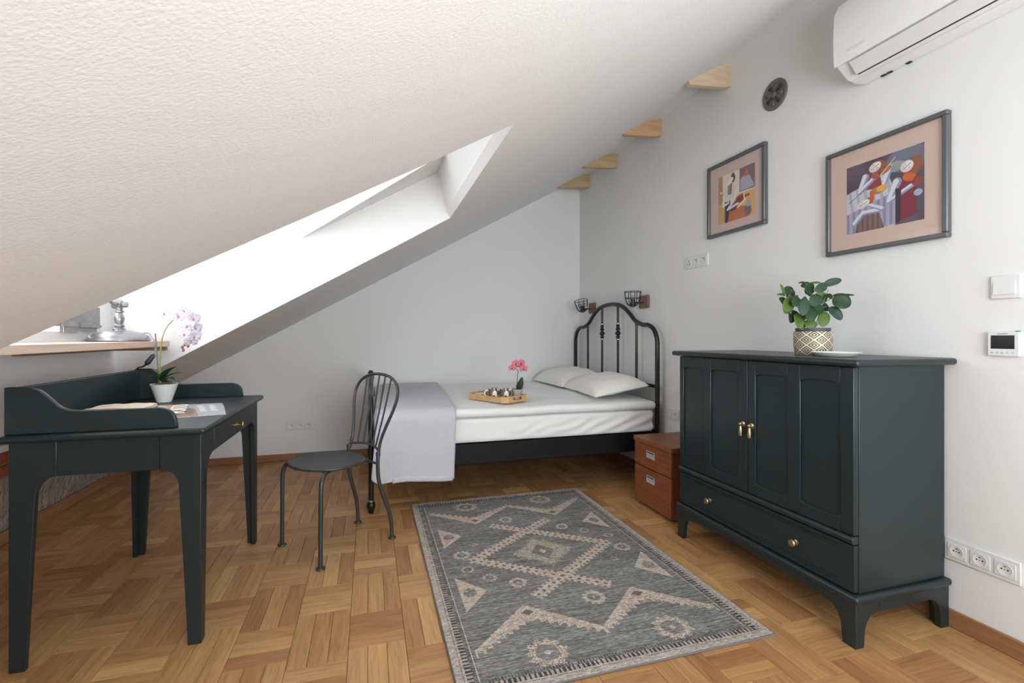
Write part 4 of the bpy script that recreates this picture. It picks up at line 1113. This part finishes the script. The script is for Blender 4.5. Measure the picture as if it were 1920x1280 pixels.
# borders
ex = np.minimum(X-RX0, RX1-X); ey = np.minimum(Y-RY0, RY1-Y); ed = np.minimum(ex, ey)
bord = ed < .034
img = base.copy()
cr_c = np.array([193, 176, 160.]); tp = np.array([176, 164, 150.])
nz = (rng.random((nv_, nu_, 1))-.5)*30+(st2*4)[..., None]
img[taupe] = (tp+nz*1.0)[taupe] if False else (tp[None, None, :]+nz)[taupe]
img[cream] = (cr_c[None, None, :]+nz)[cream]
img[darkm] = (np.array([112, 104, 98.])[None, None, :]+nz)[darkm]
along = np.where(ex < ey, Y, X)
comb = (ed >= .034) & (ed < .056); tooth = ((along % .017) < .0085)
img[comb & tooth] = np.array([64, 62, 62.]); img[comb & ~tooth] = (np.array([168, 156, 144.])[None, None, :]+nz)[comb & ~tooth]
mid = (ed >= .056) & (ed < .074); t2 = ((along % .011) < .0055) & (dith < .8); img[mid & t2] = np.array([78, 76, 76.])
ln = (ex >= .070) & (ex < .0745) & (ey > .07); img[ln] = np.array([196, 184, 170.])
img[bord] = (np.array([178, 166, 155.])[None, None, :]+nz)[bord]
img[(ed > .024) & (ed < .028) & ((along % .008) < .004)] = np.array([86, 82, 80.])
lin_img = np.clip(img, 0, 255)/255.; lin_img = np.where(lin_img <= .04045, lin_img/12.92, ((lin_img+.055)/1.055)**2.4)
def rugpt(U, V): return RX0+U*(RX1-RX0), RY0+V*(RY1-RY0), 0*U+.0088
painted_grid('woven_pile', nu_, nv_, rugpt, lin_img, M['rug'], rug)
MB().box(RX0+.002, RX1-.002, RY0+.002, RY1-.002, .0005, .0085).build('backing', M['binding'], rug)
e = .004
MB().tube([(RX0, RY0, .0048), (RX1, RY0, .0048), (RX1, RY1, .0048), (RX0, RY1, .0048)], .0046, 8, closed=True).build('edge_binding', M['binding'], rug)

# ------------------------------------------------------------------ pictures
def poly_mask(P, Q, pts):
    m_ = np.zeros(P.shape, bool); n = len(pts)
    for i in range(n):
        x0, y0 = pts[i]; x1, y1 = pts[(i+1) % n]
        if y0 == y1: continue
        c = ((y0 > Q) != (y1 > Q)) & (P < (x1-x0)*(Q-y0)/(y1-y0)+x0); m_ ^= c
    return m_
def ell(P, Q, cx_, cy_, a, b_, rot=0):
    c, s = math.cos(rot), math.sin(rot); dx, dy = P-cx_, Q-cy_
    return ((dx*c+dy*s)/a)**2+((-dx*s+dy*c)/b_)**2 < 1
def limb(P, Q, pts, w):
    m_ = np.zeros(P.shape, bool)
    for (x0, y0, r0), (x1, y1, r1) in zip(pts, pts[1:]):
        dx, dy = x1-x0, y1-y0; L = dx*dx+dy*dy
        t = np.clip(((P-x0)*dx+(Q-y0)*dy)/L, 0, 1); r = (r0+(r1-r0)*t)*w
        m_ |= (P-x0-t*dx)**2+(Q-y0-t*dy)**2 < r*r
    return m_
def canvas(n, m_, bgc):
    P, Q = np.meshgrid((np.arange(n)+.5)/n, (np.arange(m_)+.5)/m_)
    return P, Q, np.zeros((m_, n, 3))+np.array(bgc, float)
def finish(img, rng, amt=16):
    img = np.clip(img+(rng.random(img.shape[:2]+(1,))-.5)*amt, 0, 255)/255.
    return np.where(img <= .04045, img/12.92, ((img+.055)/1.055)**2.4)
def painting_big():
    n, m_ = 200, 190; P, Q, I = canvas(n, m_, (92, 78, 92)); r = np.random.default_rng(2)
    sm_ = lambda f, s: np.sin(P*f+s)*np.cos(Q*f*.8-s)
    I += 10*sm_(9, 1)[..., None]+np.array([10, 0, 6])*sm_(15, 2)[..., None]
    I[ell(P, Q, .80, .86, .26, .17)] += np.array([18, 34, 40]); I[ell(P, Q, .66, .80, .12, .07)] += np.array([40, 46, 16])
    tab = poly_mask(P, Q, [(0, .60), (.56, .76), (.66, .44), (.66, 0), (0, 0)]); I[tab] = np.array([196, 200, 212]); I[tab & (np.sin(P*60+Q*8) > .3)] -= 26
    low = poly_mask(P, Q, [(0, .29), (.66, .47), (.66, .02), (.10, 0), (0, 0)]); I[low] = np.array([170, 166, 190]); I[low & (np.sin(P*75) > .2)] -= 30
    def fig(body, neck, head, hrot, hair, arms, bodyc):
        I[poly_mask(P, Q, body)] = bodyc
        for a in arms:
            mm = limb(P, Q, a, 1.0); I[mm] = (142, 152, 186); I[limb(P, Q, [(x_-.012, y_+.012, r_*.6) for x_, y_, r_ in a], 1.0)] = (216, 218, 226)
        I[ell(P, Q, *hair)] = (146, 88, 62)
        I[limb(P, Q, neck, 1.0)] = (176, 84, 58)
        I[ell(P, Q, *head, hrot)] = (214, 206, 206); h2 = (head[0]+.02, head[1]+.012, head[2]*.62, head[3]*.62); I[ell(P, Q, *h2, hrot)] = (238, 232, 220)
        c_, s_ = math.cos(hrot), math.sin(hrot); I[limb(P, Q, [(head[0]-.05*c_, head[1]-.05*s_, .005), (head[0]+.055*c_, head[1]+.055*s_, .005)], 1)] = (120, 112, 130); I[ell(P, Q, head[0]-.012, head[1]+.022, .010, .004, hrot)] = (80, 66, 70); I[ell(P, Q, head[0]+.025, head[1]-.02, .014, .009, hrot)] = (176, 178, 206)
    # violinist on the left
    fig([(.22, .60), (.30, .78), (.47, .72), (.50, .55), (.36, .58)], [(.40, .76, .045), (.40, .82, .04)], (.40, .885, .085, .065), .5, (.47, .88, .07, .085), [[(.27, .78, .05), (.19, .58, .035), (.42, .75, .028)], [(.52, .66, .03), (.62, .82, .026), (.52, .60, .03)]], (142, 58, 66))
    I[ell(P, Q, .54, .79, .085, .035, .5)] = (182, 112, 62); I[limb(P, Q, [(.47, .74, .006), (.66, .93, .006)], 1)] = (226, 200, 150)
    # violinist on the right
    fig([(.66, .02), (.66, .50), (.72, .60), (.90, .50), (.92, .10)], [(.82, .60, .05), (.80, .68, .045)], (.80, .755, .080, .075), .6, (.90, .74, .09, .12), [[(.68, .58, .06), (.58, .34, .032), (.86, .48, .028)]], (128, 44, 62))
    I[poly_mask(P, Q, [(.66, .02), (.66, .5), (.73, .48), (.72, .02)])] = (60, 44, 62)
    I[ell(P, Q, .83, .60, .085, .055, -.3)] = (196, 100, 50); I[ell(P, Q, .92, .52, .06, .06)] = (150, 66, 44); I[limb(P, Q, [(.86, .50, .005), (.97, .70, .005)], 1)] = (110, 60, 40)
    I[ell(P, Q, .93, .37, .05, .045)] = (170, 178, 204)
    # cellist in front
    fig([(.12, .0), (.16, .18), (.25, .30), (.44, .28), (.52, .0)], [(.35, .42, .03), (.36, .46, .03)], (.24, .40, .095, .055), .35, (.33, .43, .05, .05), [[(.12, .14, .04), (.24, .27, .036), (.48, .26, .036)], [(.34, .36, .03), (.50, .27, .034)]], (128, 104, 100))
    I[ell(P, Q, .44, .545, .115, .055, .15)] = (176, 126, 84); I[ell(P, Q, .485, .56, .065, .045, .15)] = (226, 170, 74); I[limb(P, Q, [(.36, .44, .03), (.36, .53, .03)], 1)] = (206, 92, 44)
    I[limb(P, Q, [(.03, .46, .005), (.26, .60, .005)], 1)] = (110, 100, 104); 
    mm = poly_mask(P, Q, [(.12, .0), (.16, .18), (.25, .26), (.44, .24), (.52, .0)]) & (np.sin(P*90) > .4); I[mm] -= 22
    return finish(I, r), n, m_
def painting_small():
    n, m_ = 110, 112; P, Q, I = canvas(n, m_, (226, 214, 196)); r = np.random.default_rng(4)
    I[P < .13] = (184, 142, 112); I[(P > .60) & (Q > .53)] = (134, 108, 114)
    I[poly_mask(P, Q, [(.62, .78), (.80, .90), (1.0, .56), (.62, .53)])] = (170, 172, 192); I[poly_mask(P, Q, [(.70, .80), (.78, .97), (.86, .80)])] = (204, 110, 62)
    I[(Q < .50) & (P > .45)] = (222, 176, 110); I[(Q < .42) & (P < .22)] = (206, 160, 108)
    I[ell(P, Q, .45, .10, .26, .2)] = (176, 108, 66); I[ell(P, Q, .62, .10, .30, .14)] = (190, 116, 72)
    I[poly_mask(P, Q, [(.19, 0), (.19, .60), (.36, .62), (.34, .34), (.27, .0)])] = (54, 56, 76)
    I[poly_mask(P, Q, [(.14, .45), (.18, .66), (.40, .74), (.56, .66), (.46, .50), (.30, .42)])] = (214, 210, 208)
    I[poly_mask(P, Q, [(.27, .56), (.28, .80), (.40, .78), (.38, .56)])] = (176, 92, 58); I[limb(P, Q, [(.31, .62, .03), (.31, .80, .025)], 1)] = (120, 148, 172)
    I[ell(P, Q, .42, .88, .06, .10)] = (96, 70, 62); I[ell(P, Q, .34, .83, .10, .055, .6)] = (230, 224, 220)
    I[ell(P, Q, .48, .36, .24, .065, .45)] = (166, 92, 58); I[ell(P, Q, .62, .40, .11, .075, .3)] = (140, 66, 46); I[ell(P, Q, .42, .26, .10, .06)] = (84, 70, 84)
    for a in ([(.16, .56, .03), (.14, .36, .025), (.30, .40, .02)], [(.55, .64, .04), (.46, .42, .03), (.26, .26, .022), (.56, .32, .022)], [(.72, .46, .02), (.74, .34, .02), (.55, .24, .018)]): I[limb(P, Q, a, 1)] = (226, 224, 222)
    I[ell(P, Q, .82, .14, .085, .12)] = (112, 112, 128); I[ell(P, Q, .84, .25, .07, .06)] = (168, 172, 186); I[(np.abs(Q-.42) < .03) & (np.abs(P-.80) < .06)] = (170, 78, 48)
    I[ell(P, Q, .08, .66, .03, .02)] = (240, 232, 224)
    return finish(I, r), n, m_
def picture(label, y0, y1, z0, z1, fw, matm, pr, paint, grp='framed prints on the right wall'):
    t = thing('framed_picture', label, 'picture', (XR, (y0+y1)/2, z0), grp)
    X0 = XR-.028
    for nm, a in (('frame_bar', (y0, y1, z1-fw, z1)), ('frame_bar', (y0, y1, z0, z0+fw)), ('frame_bar', (y0, y0+fw, z0+fw, z1-fw)), ('frame_bar', (y1-fw, y1, z0+fw, z1-fw))):
        MB().box(X0, XR-.0005, *a).build(nm, M['frame'], t, bevel=.004)
    MB().box(XR-.014, XR-.002, y0+fw-.002, y1-fw+.002, z0+fw-.002, z1-fw+.002).build('mount', matm, t)
    img, n, m_ = paint()
    py0, py1, pz0, pz1 = pr
    painted_grid('print', n, m_, lambda U, V: (0*U+XR-.0146, py1-U*(py1-py0), pz0+V*(pz1-pz0)), img, M['print'], t)
    MB().box(XR-.0165, XR-.0155, y0+fw-.001, y1-fw+.001, z0+fw-.001, z1-fw+.001).build('glazing', M['pglass'], t)
M['pglass'] = glass_mat('picture_glass')
picture('larger framed print of three musicians with stringed instruments, grey frame', 1.262, 1.768, 1.482, 1.968, .019, M['mat1'], (1.348, 1.670, 1.570, 1.877), painting_big)
picture('smaller framed print of a seated figure with an instrument, grey frame', 2.138, 2.610, 1.730, 2.188, .021, M['mat2'], (2.218, 2.515, 1.803, 2.100), painting_small)

# ------------------------------------------------------------------ round cast-iron vent
vn = thing('wall_vent', 'round dark cast-iron vent cover high on the right wall', 'vent', (XR, 2.09, 2.424))
def rosette(rp):
    b = MB().lathe([(r_, 0-h_) for r_, h_ in rp], (XR, 2.09, 2.424), 40, 0); return b
b = MB().lathe([(.082, 0), (.083, -.004), (.080, -.008), (.066, -.008), (.062, -.005), (.001, -.005)], (XR, 2.09, 2.424), 40, 0); b.f = [q[::-1] for q in b.f]
vb = b.build('plate', M['iron'], vn)
for k_ in range(8):
    a = 2*PI*k_/8+.2; d = Vector((0, math.cos(a), math.sin(a))); n_ = Vector((0, -math.sin(a), math.cos(a))); c = Vector((XR-.006, 2.09, 2.424))
    vs = [c+d*.014, c+d*.055+n_*.012, c+d*.060, c+d*.055-n_*.012]
    vs = [tuple(v) for v in vs]+[tuple(v+Vector((-.0035, 0, 0))) for v in vs]
    o = MB().add(vs, [(0,1,2,3),(7,6,5,4),(0,4,5,1),(1,5,6,2),(2,6,7,3),(3,7,4,0)]).build('slot' if k_ % 2 else 'rib', M['slotdark'] if k_ % 2 else M['iron'], vn, smooth=0)
b = MB().lathe([(.016, -.005), (.016, -.010), (.008, -.013), (.001, -.013)], (XR, 2.09, 2.424), 20, 0); b.f = [q[::-1] for q in b.f]; b.build('hub', M['iron'], vn)

# ------------------------------------------------------------------ air conditioner
ac = thing('air_conditioner', 'white wall air conditioner above the large framed print', 'air conditioner', (XR, 1.2, 2.23))
A0, A1 = .78, 1.602
pf = [(2.129, 2.234), (2.085, 2.226), (2.030, 2.235), (1.995, 2.262), (1.968, 2.285), (1.960, 2.30), (1.957, 2.40), (1.962, 2.50), (1.985, 2.545), (2.03, 2.56), (2.129, 2.56)]
MB().prism(pf, 1, A0, A1).build('housing', M['acplastic'], ac, bevel=.004)
MB().prism([(1.9545, 2.276), (1.951, 2.286), (1.948, 2.40), (1.954, 2.505), (1.980, 2.553), (1.985, 2.548), (1.9605, 2.50), (1.9555, 2.40), (1.9585, 2.29)], 1, A0+.002, A1-.001).build('front_panel', M['acplastic'], ac, bevel=.001)
MB().prism([(1.962, 2.272), (2.004, 2.226), (2.009, 2.229), (1.968, 2.276)], 1, A0+.01, A1-.062).build('louvre', M['plastic'], ac, bevel=.001)
MB().prism([(2.007, 2.2275), (2.017, 2.2275), (2.020, 2.238), (2.009, 2.244)], 1, A0+.012, A1-.064).build('outlet_slot', M['dark'], ac)
MB().prism([(2.05, 2.222), (2.129, 2.228), (2.129, 2.236), (2.05, 2.231)], 1, A0+.01, A1-.01).build('back_plate', M['acplastic'], ac, bevel=.002)
for y in (1.40, 1.475, 1.50): MB().box(2.115, 2.1285, y, y+.018, 2.224, 2.229).build('clip', M['dark'], ac)
RWALL = Matrix(((0, 0, -1), (-1, 0, 0), (0, 1, 0)))          # text reading on the right wall, seen from the room
text('lettering', 'ROTENSO', .017, M['faint'], ac, (1.9502, 1.50, 2.318), RWALL, .0003)

# ------------------------------------------------------------------ sockets, switch, thermostat
def fr(axis):       # local (a = to the viewer's right, b = up, d = out of the wall) -> world
    if axis == 'r': return lambda a0, z0: (lambda p: (XR-p[2], a0-p[0], z0+p[1]))
    return lambda a0, z0: (lambda p: (a0+p[0], YB-p[2], z0+p[1]))
def plate(label, wall, a0, z0, W_, H_, kinds, grp='white wall socket plates'):
    xf = fr(wall)(a0, z0)
    t = thing('wall_socket', label, 'socket', xf((W_/2, H_/2, 0)), grp)
    n = len(kinds); mw = (W_-.012)/n
    def B(*a): return MB(xf).add(*MBbox(*a))
    MBx = MB(xf).box(0, W_, 0, H_, 0, .008)
    fix(MBx, wall); MBx.build('cover_plate', M['plastic'], t, bevel=.003)
    for i, k in enumerate(kinds):
        c0 = .006+mw*i+.006; c1 = .006+mw*(i+1)-.006; b0, b1 = .014, H_-.014; cxm, cym = (c0+c1)/2, H_/2
        m_ = MB(xf).box(c0, c1, b0, b1, .008, .0105); fix(m_, wall); ins = m_.build('insert', M['plastic'], t, bevel=.001)
        if k == 's':
            R_ = min(c1-c0, b1-b0)*.40
            q = MB(xf)
            ringp = [(R_*1.06, .0105), (R_*1.06, .0118), (R_*.95, .0118), (R_*.86, .0109), (.0005, .0109)]
            seg = 28
            vs = [(cxm+r_*math.cos(2*PI*s/seg), cym+r_*math.sin(2*PI*s/seg), d_) for r_, d_ in ringp for s in range(seg)]
            fs = [(i_*seg+s, i_*seg+(s+1) % seg, (i_+1)*seg+(s+1) % seg, (i_+1)*seg+s) for i_ in range(len(ringp)-1) for s in range(seg)]
            q.add(vs, fs); q.build('well', M['plastic'], ins)
            h = MB(xf)
            for dx, dy, r_ in ((-R_*.42, R_*.02, R_*.13), (R_*.42, R_*.02, R_*.13)): 
                h.add([(cxm+dx+r_*math.cos(2*PI*s/10), cym+dy+r_*math.sin(2*PI*s/10), d_) for d_ in (.0109, .0114) for s in range(10)], [tuple(range(10, 20))]+[(s, (s+1) % 10, 10+(s+1) % 10, 10+s) for s in range(10)])
            h.box(cxm-R_*.16, cxm+R_*.16, cym+R_*.42, cym+R_*.56, .0109, .0114).box(cxm-R_*.06, cxm+R_*.06, cym-R_*.06, cym+R_*.10, .0109, .0114)
            h.build('pin_holes', M['dark'], ins)
        elif k == 'm':       # three-slot module
            h = MB(xf)
            for dx, dy in ((-.011, -.010), (.010, -.010), (0, .009)): h.box(cxm+dx-.0025, cxm+dx+.0025, cym+dy-.006, cym+dy+.006, .0105, .0109)
            h.build('pin_holes', M['dark'], ins)
        elif k == 'd':       # slot with a bar
            h = MB(xf).box(cxm-.012, cxm+.012, cym+.008, cym+.012, .0105, .011).box(cxm+.010, cxm+.0125, cym-.008, cym+.008, .0105, .011)
            h.build('slots', M['dark'], ins)
    return t
def fix(mb, wall): pass
plate('white triple socket plate low on the right wall beside the cabinet', 'r', 1.284, .252, .226, .080, 'sss')
plate('white triple socket plate beneath the smaller framed print', 'r', 2.858, 1.568, .236, .081, 'mdd')
plate('white triple socket plate low on the back wall behind the chair', 'b', -.705, .268, .230, .078, 'sss')
plate('white socket plate half hidden between headboard and cabinet', 'r', 3.085, .492, .155, .080, 'ws')
sw = thing('light_switch', 'white rocker light switch on the right wall above the thermostat', 'switch', (XR, 1.099, 1.235))
MB().box(XR-.010, XR-.0003, 1.057, 1.141, 1.235, 1.317).build('cover_plate', M['plastic'], sw, bevel=.004, seg=3)
vs = [(XR-.010, 1.071, 1.250), (XR-.010, 1.131, 1.250), (XR-.010, 1.131, 1.302), (XR-.010, 1.071, 1.302), (XR-.016, 1.071, 1.250), (XR-.016, 1.131, 1.250), (XR-.0108, 1.131, 1.302), (XR-.0108, 1.071, 1.302)]
MB().add(vs, [(0,1,2,3),(7,6,5,4),(0,4,5,1),(1,5,6,2),(2,6,7,3),(3,7,4,0)]).build('rocker', M['plastic'], sw, smooth=20)
th = thing('thermostat', 'white square thermostat with a black display on the right wall', 'thermostat', (XR, 1.101, 1.033))
TH = XR-.016
MB().box(TH, XR-.0003, 1.058, 1.146, 1.034, 1.119).build('body', M['plastic'], th, bevel=.003, seg=3)
MB().box(TH-.0006, TH+.001, 1.0705, 1.1355, 1.060, 1.107).build('display', M['screen'], th)
MB().box(TH+.002, XR-.002, 1.0605, 1.0695, 1.119, 1.1225).build('protective_tab', M['green'], th)
text('lettering', 'LumenProf', .0062, M['ink'], th, (TH-.0003, 1.103, 1.1125), RWALL, .0002)
ic = MB()
for k_, yy in enumerate((1.132, 1.118, 1.104, 1.090, 1.075)):
    zz = 1.046; X_ = TH-.0003
    if k_ < 3:
        ic.tube([(X_, yy+.0026*math.cos(2*PI*i/12), zz+.0026*math.sin(2*PI*i/12)) for i in range(12)], .0004, 4, closed=True)
    else:
        s = 1 if k_ == 3 else -1
        ic.tube([(X_, yy+.003, zz-.0015*s), (X_, yy, zz+.0015*s), (X_, yy-.003, zz-.0015*s)], .0004, 4)
ic.build('touch_icons', M['ink'], th)

# ------------------------------------------------------------------ two cage wall lamps
def sconce(label, yc_, zc_, rx, rz, tiltv):
    t = thing('wall_lamp', label, 'lamp', (XR, yc_, zc_), 'cage wall lamps over the bed')
    MB().box(XR-.022, XR-.0005, yc_-.066, yc_+.066, zc_-.052, zc_+.052).build('wooden_backplate', M['rustic'], t, bevel=.008)
    c = Vector((XR-.115, yc_, zc_-.012))
    MB().tube([(XR-.02, yc_, zc_-.008), (XR-.085, yc_, zc_-.008), tuple(c)], .007, 10).build('arm', M['chair'], t)
    ax_ = Vector(tiltv).normalized(); s1 = ax_.orthogonal().normalized(); s2 = ax_.cross(s1)
    def q(r, h, a): return c+ax_*h+(s1*math.cos(a)+s2*math.sin(a))*r
    b = MB()
    prof = [(.012, -.032), (.022, -.026), (.024, -.01), (.019, .006), (.019, .03), (.014, .036)]
    seg = 16; vs = [tuple(q(r, h, 2*PI*k/seg)) for r, h in prof for k in range(seg)]
    b.add(vs, [(i*seg+k, i*seg+(k+1) % seg, (i+1)*seg+(k+1) % seg, (i+1)*seg+k) for i in range(len(prof)-1) for k in range(seg)]+[tuple(range(seg))[::-1], tuple(range((len(prof)-1)*seg, len(prof)*seg))])
    b.build('lamp_holder', M['chair'], t)
    cage = MB()
    cp = [(.020, -.022), (.036, -.016), (.052, .008), (.061, .040), (.065, .070), (.066, .090)]
    for k in range(8): cage.tube(spline([q(r, h, 2*PI*k/8) for r, h in cp], 4), .0028, 6)
    for r, h in ((.066, .090), (.0605, .038), (.037, -.015)): cage.tube([q(r, h, 2*PI*i/28) for i in range(28)], .0028, 6, closed=True)
    cage.build('wire_cage', M['black'], t)
    bp = [(.012, .034), (.022, .05), (.028, .068), (.026, .085), (.014, .098), (.0005, .101)]
    b = MB(); vs = [tuple(q(r, h, 2*PI*k/seg)) for r, h in bp for k in range(seg)]
    b.add(vs, [(i*seg+k, i*seg+(k+1) % seg, (i+1)*seg+(k+1) % seg, (i+1)*seg+k) for i in range(len(bp)-1) for k in range(seg)]); b.build('bulb', M['bulb'], t)
sconce('cage wall lamp on a wooden plate above the near side of the headboard', 3.372, 1.378, 0, 0, (0, .0, 1))
sconce('cage wall lamp on a wooden plate close to the corner of the walls', 4.305, 1.378, 0, 0, (-.12, .22, 1))

for o in bpy.data.objects:
    if '_o' in o: del o['_o']
